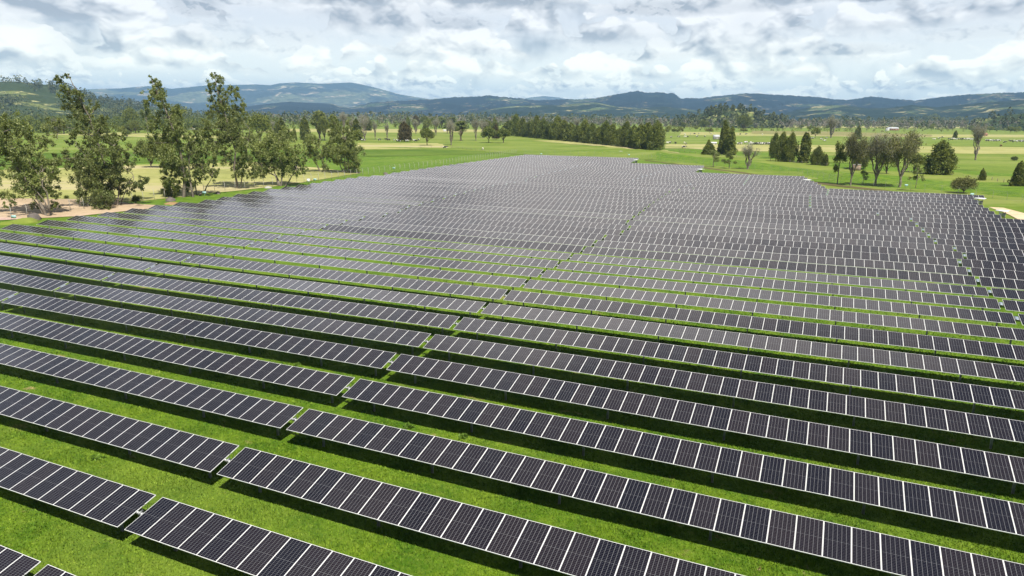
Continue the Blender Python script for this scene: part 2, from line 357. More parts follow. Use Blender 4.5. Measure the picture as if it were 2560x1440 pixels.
def leaf_mat(name, dark, light, tip, trans=.25, scale=.35, hue=.35):
    m = bpy.data.materials.new(name); m.use_nodes = True; t = NT(m.node_tree); b = t.n['Principled BSDF']
    g = t.new('ShaderNodeNewGeometry'); oi = t.new('ShaderNodeObjectInfo')
    n = t.noise(g.outputs['Position'], scale, 3.0, .6); ri = g.outputs['Random Per Island']
    c = t.mix(t.ss(n, .35, .65), dark, light)
    c = t.mix(t.m('MULTIPLY', t.m('POWER', ri, 2.5), .8), c, tip)
    v = t.m('ADD', 1 - hue / 2, t.m('MULTIPLY', oi.outputs['Random'], hue))
    hs = t.new('ShaderNodeHueSaturation'); t.l.new(v, hs.inputs['Value']); t.l.new(c, hs.inputs['Color']); c = hs.outputs[0]
    t.l.new(c, b.inputs['Base Color']); b.inputs['Roughness'].default_value = .55; b.inputs['Specular IOR Level'].default_value = .15
    tr = t.new('ShaderNodeBsdfTranslucent'); t.l.new(c, tr.inputs[0])
    mx = t.new('ShaderNodeMixShader'); mx.inputs[0].default_value = trans
    t.l.new(b.outputs[0], mx.inputs[1]); t.l.new(tr.outputs[0], mx.inputs[2]); t.l.new(mx.outputs[0], t.n['Material Output'].inputs[0])
    M[name] = m
leaf_mat('eucalyptus_leaves', (.100, .132, .028), (.195, .232, .052), (.45, .48, .22), .4, .3)
leaf_mat('yellowish_leaves', (.110, .135, .026), (.185, .215, .040), (.30, .30, .08), .3, .3)
leaf_mat('conifer_leaves', (.056, .080, .018), (.150, .178, .034), (.28, .29, .07), .22, .4)
leaf_mat('brown_conifer_leaves', (.075, .062, .026), (.115, .095, .036), (.17, .14, .06), .12, .4)
leaf_mat('broad_leaves', (.065, .090, .022), (.135, .165, .036), (.20, .22, .05), .25, .3)
leaf_mat('bare_twigs', (.22, .21, .18), (.32, .305, .265), (.42, .40, .35), .1, .3)
leaf_mat('half_bare_leaves', (.105, .115, .035), (.185, .195, .060), (.26, .24, .10), .25, .3)
leaf_mat('far_woodland_leaves', (.045, .062, .025), (.105, .120, .045), (.17, .18, .07), .1, .02)
leaf_mat('far_bare_wood', (.150, .135, .100), (.24, .215, .165), (.30, .27, .21), .1, .02)
leaf_mat('weed_leaves', (.07, .14, .015), (.14, .24, .03), (.2, .3, .05), .25, .5)
m, t, b = mat('bark', rough=.85)
n = t.noise(t.new('ShaderNodeTexCoord').outputs['Object'], 1.2, 5.0, .65); t.l.new(t.mix(t.ss(n, .35, .7), (.055, .040, .028), (.22, .17, .12)), b.inputs['Base Color']); M['bark'] = m
m, t, b = mat('pale_bark', rough=.85)
n = t.noise(t.new('ShaderNodeTexCoord').outputs['Object'], 1.2, 5.0, .65); t.l.new(t.mix(t.ss(n, .35, .7), (.10, .08, .06), (.28, .24, .19)), b.inputs['Base Color']); M['palebark'] = m

# ------------------------------------------------------------------ ground sheet
def axis(dense_a, dense_b, step, far, growth=1.18):
    a = list(np.arange(dense_a, dense_b + .01, step)); s = step; x = a[-1]
    while x < far: s *= growth; x += s; a.append(x)
    s = step; x = a[0]
    while x > -far: s *= growth; x -= s; a.insert(0, x)
    return np.array(a)
gxs = axis(-260, 260, 2.5, 26000); gys = axis(-30, 480, 2.5, 26000)
X, Y = np.meshgrid(gxs, gys); Z = gz(X, Y); far = np.clip((np.hypot(X, Y) - 3000) / 20000, 0, 1); Z = Z - 25 * far
nx, ny = len(gxs), len(gys); idx = np.arange(nx * ny).reshape(ny, nx)
Qg = np.stack([idx[:-1, :-1], idx[:-1, 1:], idx[1:, 1:], idx[1:, :-1]], -1).reshape(-1, 4)
g_ = link('ground', mesh_np('ground', np.stack([X, Y, Z], -1), Qg, mats=(M['ground'],), smooth=True))
tag(g_, 'green grassy ground under and between the rows of solar panels', 'ground', kind='structure')

def sheet(name, pts, m, lift=.03, label=None, kind='structure', n=None):
    """a sheet on the ground whose outline goes through four or more image points read off the photograph, turned to ground positions"""
    P = np.array([at(u, v)[:2] for u, v in pts])
    return sheet_xy(name, P, m, lift, label, kind)
def sheet_xy(name, P, m, lift, label, kind='structure'):
    import bmesh
    bm = bmesh.new(); P = np.array(P)
    # densify outline, wobble it slightly so that borders are not ruler-straight
    Q = []
    for i in range(len(P)):
        a, b = P[i], P[(i + 1) % len(P)]; L = np.linalg.norm(b - a); k = max(1, int(L / max(4.0, L / 14)))
        nrm = np.array([-(b - a)[1], (b - a)[0]]) / (L + 1e-6)
        for j in range(k): Q.append(a + (b - a) * j / k + nrm * (0 if j == 0 else rng.normal(0, min(2.5, L * .010))))
    vs = [bm.verts.new((q[0], q[1], 0)) for q in Q]; f = bm.faces.new(vs); f.normal_update()
    if f.normal.z < 0: f.normal_flip()
    near = min(np.hypot(*q) for q in Q)
    if near < 480:
        lo = P.min(0); hi = P.max(0); st = 5.0 if near < 300 else 10.0
        for ax in (0, 1):
            c = lo[ax] + st
            while c < hi[ax] and c < lo[ax] + st * 120:
                no = (1, 0, 0) if ax == 0 else (0, 1, 0); co = (c, 0, 0) if ax == 0 else (0, c, 0)
                bmesh.ops.bisect_plane(bm, geom=bm.verts[:] + bm.edges[:] + bm.faces[:], plane_co=co, plane_no=no, dist=1e-4); c += st
    for v in bm.verts: v.co.z = float(gz(v.co.x, v.co.y)) + lift
    bmesh.ops.triangulate(bm, faces=bm.faces[:])
    me = bpy.data.meshes.new(name); bm.to_mesh(me); bm.free(); me.materials.append(M[m])
    o = link(name, me); tag(o, label, name.replace('_', ' '), kind=kind); return o

S = [
 # name, material, label, lift, outline in photo pixels
 ('field', 'bright_pasture', 'bright green pasture beyond the farm stretching to the far woods', .04, [(-900, 330), (3400, 330), (3400, 312), (-900, 298)], ),
 ('field', 'mid_pasture', 'pasture around the farm with grazing cattle', .05, [(-700, 420), (640, 360), (1290, 380), (1640, 400), (2560, 560), (3500, 560), (3400, 330), (-900, 330)]),
 ('field', 'pale_pasture', 'pale yellowish meadow behind the eucalyptus trees at left', .08, [(-500, 445), (350, 412), (640, 405), (905, 432), (690, 466), (350, 504), (-100, 498)]),
 ('field', 'dark_pasture', 'dark green meadow strip between the left trees', .10, [(-500, 440), (350, 407), (640, 400), (1250, 384), (1190, 372), (900, 376), (560, 378), (100, 385), (-500, 400)]),
 ('field', 'bright_pasture', 'vivid green meadow patch behind the left trees', .08, [(-500, 399), (100, 384), (560, 377), (900, 375), (1180, 372), (1120, 366), (640, 358), (100, 340), (-400, 352)]),
 ('field', 'pale_pasture', 'pale cropped strip beside the small herd at centre left', .12, [(890, 374), (1130, 372), (1095, 358), (895, 358)]),
 ('field', 'bright_pasture', 'bright meadow behind the array up to the conifer hedge', .12, [(1140, 372), (1280, 385), (1640, 399), (1640, 380), (1400, 360), (1260, 346), (1110, 352)]),
 ('field', 'pale_pasture', 'pale band of grass along the conifer hedge', .15, [(1330, 352), (1640, 381), (1700, 384), (1660, 376), (1420, 350)]),
 ('field', 'pale_pasture', 'pale yellow paddock right of the conifer hedge', .12, [(1662, 371), (1780, 376), (2560, 386), (3000, 386), (2980, 364), (2560, 368), (1900, 362), (1668, 360)]),
 ('field', 'bright_pasture', 'green paddock holding the scattered cattle', .15, [(1668, 359), (1900, 361), (2500, 367), (2900, 362), (2400, 346), (1700, 342)]),
 ('field', 'tan_field', 'brownish fallow strip across the right-hand plain', .12, [(1880, 327), (2080, 329), (2330, 337), (2330, 342), (2090, 340), (1880, 335)]),
 ('field', 'pale_pasture', 'pale meadow strip below the brown fallow strip', .10, [(1700, 338), (2090, 341), (2330, 343), (2800, 345), (2800, 338), (2330, 336), (2200, 334), (1700, 330)]),
 ('field', 'pale_pasture', 'far pale strip near the tree belt', .10, [(1700, 318), (2700, 322), (2700, 317), (1700, 313)]),
 ('field', 'dark_pasture', 'thin dark green strip near the far tree belt', .12, [(1950, 314), (2400, 316), (2400, 312.6), (1950, 310.5)]),
 ('field', 'bright_pasture', 'vivid green slope behind the right-hand fence', .14, [(1960, 392), (2300, 398), (2560, 402), (3000, 404), (3000, 430), (2560, 428), (2350, 424), (1960, 402)]),
 ('field', 'pale_pasture', 'yellowish meadow behind the far left fence', .10, [(100, 336), (640, 350), (640, 344), (300, 331)]),
 ('field', 'pale_pasture', 'pale far meadow left of the centre hedge', .10, [(640, 330), (1000, 332), (1260, 330), (1260, 324), (700, 322)]),
]
for nm, ml, lb, lf, pts in S: sheet(nm, pts, ml, lf, lb)
sheet('dirt_yard', [(-300, 492), (60, 497), (200, 499), (290, 505), (345, 511), (400, 514), (405, 519), (300, 530), (200, 541), (60, 548), (-300, 570)], 'ploughed_field', .10, 'bare brown dirt yard beside the leftmost trees')
sheet('path', [(2462, 516), (2500, 519), (2560, 535), (2700, 566), (2700, 610), (2575, 566), (2540, 548), (2505, 531)], 'sand_path', .18, 'pale sandy path curving away at the right edge')
sheet('ditch', [(1612, 400), (1760, 418), (1870, 433), (1990, 449), (2100, 463), (2300, 486), (2360, 491), (2360, 495), (2290, 490), (2095, 467), (1985, 452), (1865, 435.5), (1755, 420), (1612, 402)], 'ditch_growth', .10, 'dark overgrown ditch line along the right-hand fence')
sheet('ditch', [(2452, 500), (2560, 519), (2700, 540), (2700, 545), (2560, 523), (2452, 504)], 'ditch_growth', .10, 'dark overgrown ditch behind the path at right')

# ------------------------------------------------------------------ grass blades near the camera
def scatter_blades():
    n = 620000
    # sample positions in the viewed wedge, denser near
    r = 13 + (95 - 13) * rng.random(n) ** 0.9; r = 13 + (r - 13) * (.35 + .65 * rng.random(n))
    a = R_(-24.15) + (rng.random(n) - .5) * R_(82)
    x = r * np.sin(a); y = r * np.cos(a)
    z = gz(x, y); h = (.03 + .06 * rng.random(n)) * (0.75 + 0.5 * (np.sin(x * .9 + np.sin(y * .7) * 2) * .5 + .5)) * (1 + r / 120)
    wd = (.010 + .014 * rng.random(n)) * (1 + r / 45)
    th = rng.random(n) * 2 * np.pi; ph = rng.random(n) * 2 * np.pi; ln = h * (.25 + .6 * rng.random(n))
    V = np.zeros((n, 3, 3)); V[:, 0] = np.stack([x - wd * np.cos(th), y - wd * np.sin(th), z], -1); V[:, 1] = np.stack([x + wd * np.cos(th), y + wd * np.sin(th), z], -1)
    V[:, 2] = np.stack([x + ln * np.cos(ph), y + ln * np.sin(ph), z + h], -1)
    me = mesh_np('grass', V.reshape(-1, 3), T=np.arange(n * 3).reshape(-1, 3), mats=(M['blades'],))
    tag(link('grass', me), 'short lush green grass growing between the panel rows', 'grass', kind='stuff')
scatter_blades()

# ------------------------------------------------------------------ solar tables
PITCH = 1.15; MW = 1.138; ML = 2.20; HUB = 1.5; TH = .035
def module_mesh():
    V, Q, mi, uv = [], [], [], []
    fr = .019; x0, x1, y0, y1 = 0, MW, -ML / 2, ML / 2
    def q(pts, m, u=None):
        i = len(V); V.extend(pts); Q.append((i, i + 1, i + 2, i + 3)); mi.append(m); uv.extend(u or [(0.25, .25)] * 4)
    a, b, c, d = x0 + fr, x1 - fr, y0 + fr, y1 - fr; z = 0.0; zg = -.003
    q([(a, c, zg), (b, c, zg), (b, d, zg), (a, d, zg)], 0, [(0, 0), (1, 0), (1, 1), (0, 1)])
    q([(x0, y0, z), (x1, y0, z), (b, c, z), (a, c, z)], 1); q([(x1, y0, z), (x1, y1, z), (b, d, z), (b, c, z)], 1)
    q([(x1, y1, z), (x0, y1, z), (a, d, z), (b, d, z)], 1); q([(x0, y1, z), (x0, y0, z), (a, c, z), (a, d, z)], 1)
    for p, r in (((x0, y0), (x1, y0)), ((x1, y0), (x1, y1)), ((x1, y1), (x0, y1)), ((x0, y1), (x0, y0))):
        q([(p[0], p[1], -TH), (r[0], r[1], -TH), (r[0], r[1], z), (p[0], p[1], z)], 1)
    q([(x0, y0, -TH + .004), (x0, y1, -TH + .004), (x1, y1, -TH + .004), (x1, y0, -TH + .004)], 2)
    return mesh_np('solar_panel', V, Q, mats=(M['glass'], M['frame'], M['back']), uv=uv, mi=mi)
MOD = module_mesh()
def tube_mesh(L):
    b = MB(); b.tube([(-.12, 0, -.12), (L + .12, 0, -.12)], [.07, .07], 8)
    k = 0
    while k * PITCH <= L: b.box((min(max(k * PITCH, .03), L - .03), 0, -.055), (.05, .9, .035)); k += 1      # purlin clamps
    return b.mesh('torque_tube', M['steel'])
def post_mesh():
    b = MB(); h = HUB + .25
    b.box((-.055, 0, -h / 2 - .10), (.012, .11, h - .1)); b.box((.055, 0, -h / 2 - .10), (.012, .11, h - .1)); b.box((0, 0, -h / 2 - .10), (.098, .012, h - .1))
    b.box((0, 0, -.155), (.16, .22, .09)); return b.mesh('post', M['steel'])
POST = post_mesh()
def ctrl_mesh():
    b = MB(); b.box((0, .12, 0.0), (.36, .66, .03)); b.box((0, .28, .0175), (.30, .28, .003)); b.box((0, -.03, .0175), (.30, .28, .003))
    me = mesh_np('controller_panel', b.V, b.Q, b.T, (M['galv_dull'], M['pvblue']), mi=[0] * 6 + [1] * 12); return me
CTRL = ctrl_mesh()
def bearing_mesh():
    b = MB(); b.tube([(-.13, 0, -.13), (.13, 0, -.13)], [.10, .10], 12); b.box((0, 0, -.02), (.06, .26, .10)); b.box((-.10, .12, -.16), (.05, .10, .18)); b.box((.09, -.1, -.18), (.06, .08, .14))
    return b.mesh('bearing', M['steel'])
BEAR = bearing_mesh()
def cable_mesh():
    b = MB(); b.tube([(.02 * math.cos(k), .13 + .16 * math.cos(k * math.pi / 5), .05 + .20 * math.sin(k * math.pi / 5)) for k in range(11)], [.012] * 11, 5, False); return b.mesh('cable_loop', M['black'])
CABLE = cable_mesh()
TUBES = {}
YR = {-1: 13.75, 0: 19.39, 1: 24.95, 2: 30.83, 3: 36.65}
def rowY(r): return YR[r] if r in YR else 42.415 + (r - 4) * 5.78
L1 = [-27.6, -27.74, -27.93, -28.44, -28.76, -29.04, -29.3, -29.6, -29.7, -29.9, -30.1, -30.3, -30.4, -30.7, -30.8, -30.9, -31.1, -29.8, -30.1, -32.0, -32.4, -32.6, -33.0, -33.4, -33.8, -34.1, -34.5, -34.9, -35.1, -33.8, -31.1]
L2 = [-77.1, -77.5, -77.5, -77.3, -77.5, -77.4, -77.5, -77.5, -77.7, -77.9, -78.2, -78.4, -77.2, -77.6, -79.5, -79.7, -80.0, -80.3, -80.7, -81.1, -81.4, -81.8, -81.8]
L3 = [18.2, 18.2, 18.0, 18.0, 17.8, 19.2, 18.8, 17.0, 16.7, 16.5, 16.1, 15.7]
LE = [-127.4, -127, -127.6, -127.2, -127.5, -127.8, -127.6, -126.2, -127, -128.2, -129.1, -129.3, -129.4, -129.7, -130.1, -130.6, -130.8, -131.2, -131.2, -130.3, -129]
# lane names used in labels
NE, CE, NWl = 'the left gap lane', 'the central gap lane', 'the right gap lane'
def bounds(r):
    """x of the left edge of each table, then the right end of the row; names of what bounds it"""
    le = LE[r - 9] if 9 <= r <= 29 else (-127.4 if r < 9 else -130.5 - .12 * (r - 30))
    l1 = L1[r + 1] if r <= 29 else None
    l2 = L2[r - 4] if 4 <= r <= 26 else (-77.0 if r < 4 else -80.5)
    l3 = L3[r - 11] if 11 <= r <= 22 else 18.4
    A, B, C_, Dn = 'the left boundary fence', 'the left gap lane', 'the central gap lane', 'the right gap lane'
    if r <= 22: return [(le, A), (l2, B), (l1, C_), (l3, Dn), (l3 + 48.6, 'the far right')]
    if r == 23: return [(le, A), (l2, B), (l1, C_), (10.5, Dn), (10.5 + 46.4, 'the far right')]
    if r <= 28: return [(le, A), (l2, B), (l1, C_), (-1.9 - .15 * (r - 24), 'the upper right gap'), (31.6, 'the right end')]
    if r == 29: return [(le, A), (-79.5, B), (l1, C_), (1.2, 'the upper right gap'), (32.4, 'the right end')]
    if r <= 31: return [(le, A), (-81.5, B), (-34.0, 'the hidden central gap'), (1.4, 'the upper right gap'), (35.6 if r == 31 else 32.6, 'the right end')]
    if r <= 38: return [(le, A), (-83.2 - .15 * (r - 32), B), (-52.0, 'the far middle gap'), (-20.3 - .3 * (r - 32), 'the small upper gap'), (0.4 - 1.05 * (r - 32), 'the second step')]
    if r <= 44: return [(le, A), (-85.3 - .3 * (r - 39), B), (-41.2 - .3 * (r - 39), 'the third step')]
    return [(le, A), (-102.8 - .3 * (r - 45), 'the topmost gap'), (-73.5 - .7 * (r - 45), 'the top step')]
ONES = ['', 'first', 'second', 'third', 'fourth', 'fifth', 'sixth', 'seventh', 'eighth', 'ninth', 'tenth', 'eleventh', 'twelfth', 'thirteenth', 'fourteenth', 'fifteenth', 'sixteenth', 'seventeenth', 'eighteenth', 'nineteenth']
TENS = {2: 'twent', 3: 'thirt', 4: 'fort', 5: 'fift'}
def ordn(n):
    if n < 20: return ONES[n]
    a, b = divmod(n, 10); return TENS[a] + 'ieth' if b == 0 else TENS[a] + 'y-' + ONES[b]
def tilt_of(r, first=False):
    base = {-1: 14.0, 0: 13.7, 1: 15.5, 2: 13.2, 3: 14.5, 4: 15.3}
    if r in base: return base[r]
    m_ = 14.4 if r < 13 else (15.4 if first else 17.6)
    if r in (19, 28): m_ -= 2.6
    return m_ + 1.2 * math.sin(r * 2.4 + 1.0) * (1 if r < 13 else .5) + random.uniform(-.5, .5)
PROTO = {}
def make_table(r, xl, xr, first, last, bl, br, kindgap):
    y = rowY(r); n = max(3, int(round((xr - xl - (0 if last else .46)) / PITCH))); L = n * PITCH
    z0 = float(gz(xl, y)); z1 = float(gz(xl + L, y))
    # cull tables the photo shows nothing of
    SX = (xr - xl - (0 if last else .46)) / (L - (PITCH - MW)); L *= SX
    pts = [np.array([xl + f * L, y + s * 1.1, z0 + HUB]) for f in (0, .1, .2, .3, .4, .5, .6, .7, .8, .9, 1) for s in (-1, 1)]
    vis = False
    for p in pts:
        c = p - CAM; zc = c @ FWD
        if zc > 1:
            u = IW / 2 + FPX * (c @ RIGHT) / zc; v = IH / 2 - FPX * (c @ UP) / zc
            if -260 < u < IW + 620 and -10 < v < IH + 90: vis = True
    if not vis: return
    root = bpy.data.objects.new('solar_table', None); col.objects.link(root); root.empty_display_size = .5
    root.location = (xl, y, z0); root.scale = (SX, 1, 1); root.rotation_euler = (0, -math.atan2(z1 - z0, L), 0)
    tilt = R_(tilt_of(r, first) + random.uniform(-.25, .25) * (1 if r < 9 else 2.6))
    for i in range(n):
        o = bpy.data.objects.new('solar_panel', MOD); o.parent = root; col.objects.link(o)
        o.location = (i * PITCH, 0, HUB); o.rotation_euler = (tilt + R_(random.gauss(0, .12)), R_(random.gauss(0, .08)), 0)
    if n not in TUBES: TUBES[n] = tube_mesh(n * PITCH - (PITCH - MW))
    link('torque_tube', TUBES[n], root, (0, 0, HUB), (tilt, 0, 0))
    k = 0
    while True:
        px = 1.9 + 7.72 * k
        if px > L / SX - 3.5: break
        link('post', POST, root, (px, 0, HUB)); k += 1
    link('post', POST, root, (L / SX - 1.3, 0, HUB))
    if not first:
        if kindgap == 'bearing':
            link('bearing', BEAR, root, (-.24, 0, HUB - .02), (tilt, 0, 0)); link('cable_loop', CABLE, root, (-.2, .1, HUB), (tilt, 0, 0))
        else: link('controller_panel', CTRL, root, (-.24, .05, HUB + .0), (tilt, 0, 0))
    R = ordn(r + 2)
    bl = bl.replace('the left boundary fence', 'fence')
    if br in ('the right end', 'the second step', 'the third step', 'the top step'): lb = 'solar table at the right end of the %s row from the camera' % R
    elif br == 'the far right': lb = 'solar table right of the right gap lane, %s row from the camera' % R
    else: lb = 'solar table, %s row from the camera, between %s and %s' % (R, bl.replace('the ', '').replace(' lane', ''), br.replace('the ', '').replace(' lane', '') + (' lane' if 'lane' in br else ''))
    tag(root, lb, 'solar table', 'solar tables in long parallel rows')
NT_ = 0
for r in range(-1, 51):
    B_ = bounds(r)
    for i in range(len(B_) - 1):
        kg = 'bearing' if (r <= 29 and i == 2) else 'ctrl'
        make_table(r, B_[i][0], B_[i + 1][0], i == 0, i == len(B_) - 2, B_[i][1], B_[i + 1][1], kg)
#@@PART2
# ------------------------------------------------------------------ hills
def hill_mat(name, forest, pasture, tan, scale, amt):
    m, t, b = mat(name, rough=.95, spec=.05)
    pos = t.new('ShaderNodeNewGeometry').outputs['Position']
    P = t.vm('MULTIPLY', pos, (1, 1, 2.5))
    n = t.noise(P, scale, 8.0, .62, .4); n2 = t.noise(P, scale * 4.3, 6.0, .65); n3 = t.noise(P, scale * 14, 3.0, .7)
    c = t.mix(t.ss(n, .56 - amt, .62 - amt), forest, pasture)
    c = t.mix(t.m('MULTIPLY', t.ss(n2, .56, .60), t.ss(n, .50 - amt, .56 - amt)), c, tan)
    c = t.mix(t.m('MULTIPLY', t.ss(n3, .42, .58, 1, 0), .6), c, tuple(q * .55 for q in forest))
    t.l.new(c, b.inputs['Base Color']); return m
HM1 = hill_mat('far_range_slopes', (.030, .045, .036), (.13, .15, .08), (.42, .36, .24), 1 / 1100, .045)
HM2 = hill_mat('wooded_ridge', (.008, .017, .016), (.060, .088, .036), (.30, .25, .15), 1 / 480, .0)
HM3 = hill_mat('foothill_slopes', (.016, .030, .017), (.11, .145, .055), (.34, .30, .14), 1 / 330, .02)
HM4 = hill_mat('near_hill_slopes', (.045, .065, .022), (.17, .195, .06), (.40, .38, .16), 1 / 150, .03)
def hill(label, pts, dist, m, foot=.62, rough=.17, nz=44, step=7.0, bump=0.0, seed=1):
    us = np.array([p[0] for p in pts], float); vs = np.array([p[1] for p in pts], float)
    uu = np.arange(us[0], us[-1] + 1, step); vv = np.interp(uu, us, vs)
    r_ = np.random.default_rng(seed)
    ph = r_.random(24) * 7; 
    def fbm(a, k):
        s = 0; am = 1
        for i in range(6): s = s + am * np.sin(a * 2 ** i * 1.0 + ph[i] + 2.1 * np.sin(k * 2 ** i * .7 + ph[i + 6]) + ph[i + 12] * k) * np.sin(k * 2 ** i * 1.3 + ph[i + 12] + 1.7 * np.sin(a * 2 ** i * .6 + ph[i + 18])); am *= .52
        return s
    V = []; ks = np.concatenate([np.linspace(0, 1, nz), [1.05, 1.1, 1.15]])
    crest = []
    for j, u in enumerate(uu):
        d = ray(u, vv[j]); hd = math.hypot(d[0], d[1]); k = dist / hd
        fade = min(1, j / 12, (len(uu) - 1 - j) / 12)
        x, y = CAM[0] + d[0] * k, CAM[1] + d[1] * k; zc = CAM[2] + d[2] * k
        zc += bump * (r_.random() - .3) * (1 if bump else 0)
        az_ = math.atan2(x, y)
        for kk in ks:
            f = foot + (1 - foot) * kk
            if kk <= 1:
                z = -30 + (zc + 30) * (kk ** 1.15) * (1 + (rough * 3.2 * kk * (1 - kk)) * fbm(az_ * 26, kk * 4.5))
                z += (zc + 30) * .35 * kk * (1 - kk) * math.sin(az_ * 40 + ph[0]) * .4
            else: z = -30 + (zc + 30) * max(0, 1 - (kk - 1) * 6)
            V.append((x * f, y * f, z))
    nr = len(ks); nc = len(uu); I = np.arange(nr * nc).reshape(nc, nr)
    Q = np.stack([I[:-1, :-1], I[:-1, 1:], I[1:, 1:], I[1:, :-1]], -1).reshape(-1, 4)
    o = link('hill', mesh_np('hill', V, Q, mats=(m,), smooth=True)); tag(o, label, kind='structure')
    return np.array(V).reshape(nc, nr, 3)
hill('faint pale blue mountain on the horizon behind the centre ridge', [(1255, 262), (1290, 250), (1330, 243), (1360, 240), (1400, 244), (1440, 252), (1480, 262)], 14500, HM1, seed=3, step=5)
hill('long blue mountain range with pale fields on the left horizon', [(-250, 240), (0, 235), (180, 226), (240, 222), (300, 221), (370, 215), (430, 222), (520, 213), (600, 212), (640, 211), (675, 213), (700, 208), (740, 206), (800, 209), (860, 207), (875, 206), (900, 210), (950, 222), (1000, 236), (1050, 244), (1100, 252), (1200, 263), (1320, 276)], 12000, HM1, foot=.68, seed=5, step=4, rough=.22)
hill('dark low wooded ridge in front of the left blue range', [(560, 283), (600, 268), (640, 263), (720, 254), (770, 257), (830, 259), (850, 266), (880, 270), (930, 262), (1000, 268), (1100, 276), (1200, 284)], 6500, HM2, seed=8, step=4)
hill('long dark blue wooded ridge with a rocky peak right of centre', [(820, 285), (880, 268), (930, 256), (1000, 252), (1060, 249), (1100, 247), (1140, 243), (1180, 242), (1225, 239), (1260, 243), (1300, 246), (1340, 251), (1380, 250), (1410, 248), (1440, 249), (1490, 246), (1530, 238), (1560, 233), (1580, 229), (1592, 227), (1605, 230), (1620, 232), (1650, 231), (1672, 234), (1682, 231), (1690, 237), (1700, 246), (1750, 246), (1800, 240), (1840, 236), (1865, 233), (1920, 236), (2000, 240), (2050, 243), (2070, 247), (2100, 250), (2130, 249), (2180, 241), (2230, 247), (2290, 252), (2330, 246), (2380, 240), (2430, 236), (2500, 233), (2600, 230), (2800, 225), (3000, 240)], 6600, HM2, foot=.6, seed=11, step=4, rough=.22, bump=7)
hill('lighter green foothills below the centre ridge', [(1120, 292), (1200, 276), (1270, 266), (1330, 262), (1400, 263), (1450, 258), (1490, 256), (1540, 266), (1600, 270), (1660, 266), (1730, 274), (1800, 284), (1860, 292)], 4300, HM3, seed=14, step=4)
hill('sunlit foothills with clearings on the right horizon', [(1900, 297), (1960, 284), (2000, 273), (2040, 266), (2080, 262), (2120, 264), (2170, 271), (2220, 270), (2280, 262), (2340, 268), (2400, 262), (2470, 255), (2560, 250), (2700, 246), (2900, 262)], 4000, HM3, seed=17, step=4)
HV = hill('green hill with pastures and woods at the left edge', [(-420, 230), (-250, 212), (-100, 205), (0, 204), (50, 204), (100, 211), (150, 213), (175, 222), (200, 232), (240, 246), (290, 254), (340, 262), (400, 270), (450, 279), (520, 288)], 2600, HM4, foot=.55, seed=21, step=5, rough=.07)
HW = hill('small dark wooded knoll right of centre', [(1690, 299), (1735, 291), (1760, 282), (1780, 272), (1800, 268), (1830, 271), (1860, 271), (1890, 280), (1915, 289), (1960, 299)], 1500, HM4, foot=.8, seed=23, step=5)
HW2 = hill('low wooded rise on the horizon at the right edge', [(2440, 300), (2500, 290), (2560, 283), (2650, 280), (2800, 295)], 1700, HM4, foot=.8, seed=27, step=8)

# ------------------------------------------------------------------ foliage builders
def quads(P, s, asp=1.0, up=0.0, rg=rng):
    n = len(P); a = rg.normal(size=(n, 3)); a[:, 2] += up; a /= np.linalg.norm(a, axis=1, keepdims=True)
    b = np.cross(a, rg.normal(size=(n, 3))); b /= np.linalg.norm(b, axis=1, keepdims=True)
    s = np.broadcast_to(np.asarray(s, float), (n,))[:, None]
    A = a * s * asp; B = b * s
    V = np.stack([P - A, P + B * .8 , P + A, P - B * .8], 1); return V.reshape(-1, 3), np.arange(4 * n).reshape(-1, 4)
def crown_mesh(name, parts, m):
    V = np.concatenate([p[0] for p in parts]); off = 0; Q = []
    for p in parts: Q.append(p[1] + off); off += len(p[0])
    return mesh_np(name, V, np.concatenate(Q), mats=(m,))
def ball(c, r, n, rg, flat=1.0, shell=.45):
    d = rg.normal(size=(n, 3)); d /= np.linalg.norm(d, axis=1, keepdims=True)
    rr = r * (shell + (1 - shell) * rg.random(n)) ** .8
    # uneven outline
    rr *= 1 + .28 * np.sin(d[:, 0] * 5 + c[0]) * np.cos(d[:, 1] * 4 + c[2]) + .15 * np.sin(d[:, 2] * 7 + c[1])
    return np.asarray(c) + d * rr[:, None] * np.array([1, 1, flat])
def limb(b, p, q, r0, r1, k=5, sag=.12, rg=rng):
    p = np.array(p, float); q = np.array(q, float); L = np.linalg.norm(q - p)
    pts = [p + (q - p) * f + np.array([*(rg.normal(0, .05, 2) * L * math.sin(f * 3.14)), math.sin(f * 3.14) * L * sag]) for f in np.linspace(0, 1, 6)]
    b.tube(pts, list(np.linspace(r0, r1, 6)), k, False)

def t_conifer(h, w, seed, n=5200, leaf='conifer_leaves', power=1.3, base=.04, lumps=5):
    rg = np.random.default_rng(seed); z = base + (1 - base) * rg.random(n) ** 1.15; th = rg.random(n) * 2 * np.pi
    tt = (z - base) / (1 - base)
    tipn = rg.integers(2, 5); R = (1 - tt ** power) ** .85 * (.72 + .28 * np.clip(tt * 7, 0, 1))
    ph = rg.random(6) * 6
    tt = tt * (1 - .16 * (.5 + .5 * np.sin(th * tipn + ph[5]))); z = base + (1 - base) * tt
    R *= 1 + .30 * np.sin(th * lumps + ph[0] + 3 * tt) * np.sin(tt * 9 + ph[1]) + .14 * np.sin(th * 3 + ph[2] - tt * 14) + .12 * np.sin(th * 9 + tt * 31 + ph[3])
    rr = R * w / 2 * (.45 + .55 * rg.random(n) ** .45)
    P = np.stack([rr * np.cos(th) + .04 * h * np.sin(tt * 5 + ph[4]) * tt, rr * np.sin(th), z * h], -1)
    cm = crown_mesh('crown', [quads(P, .16 * (h / 10) ** .5 + .16 * rg.random(n), 1.4, 1.2, rg)], M[leaf])
    b = MB(); b.tube([(0, 0, -.4), (0, 0, h * .45), (0, 0, h * .88)], [h * .022, h * .014, h * .004], 7)
    return b.mesh('trunk', M['bark'], True), cm
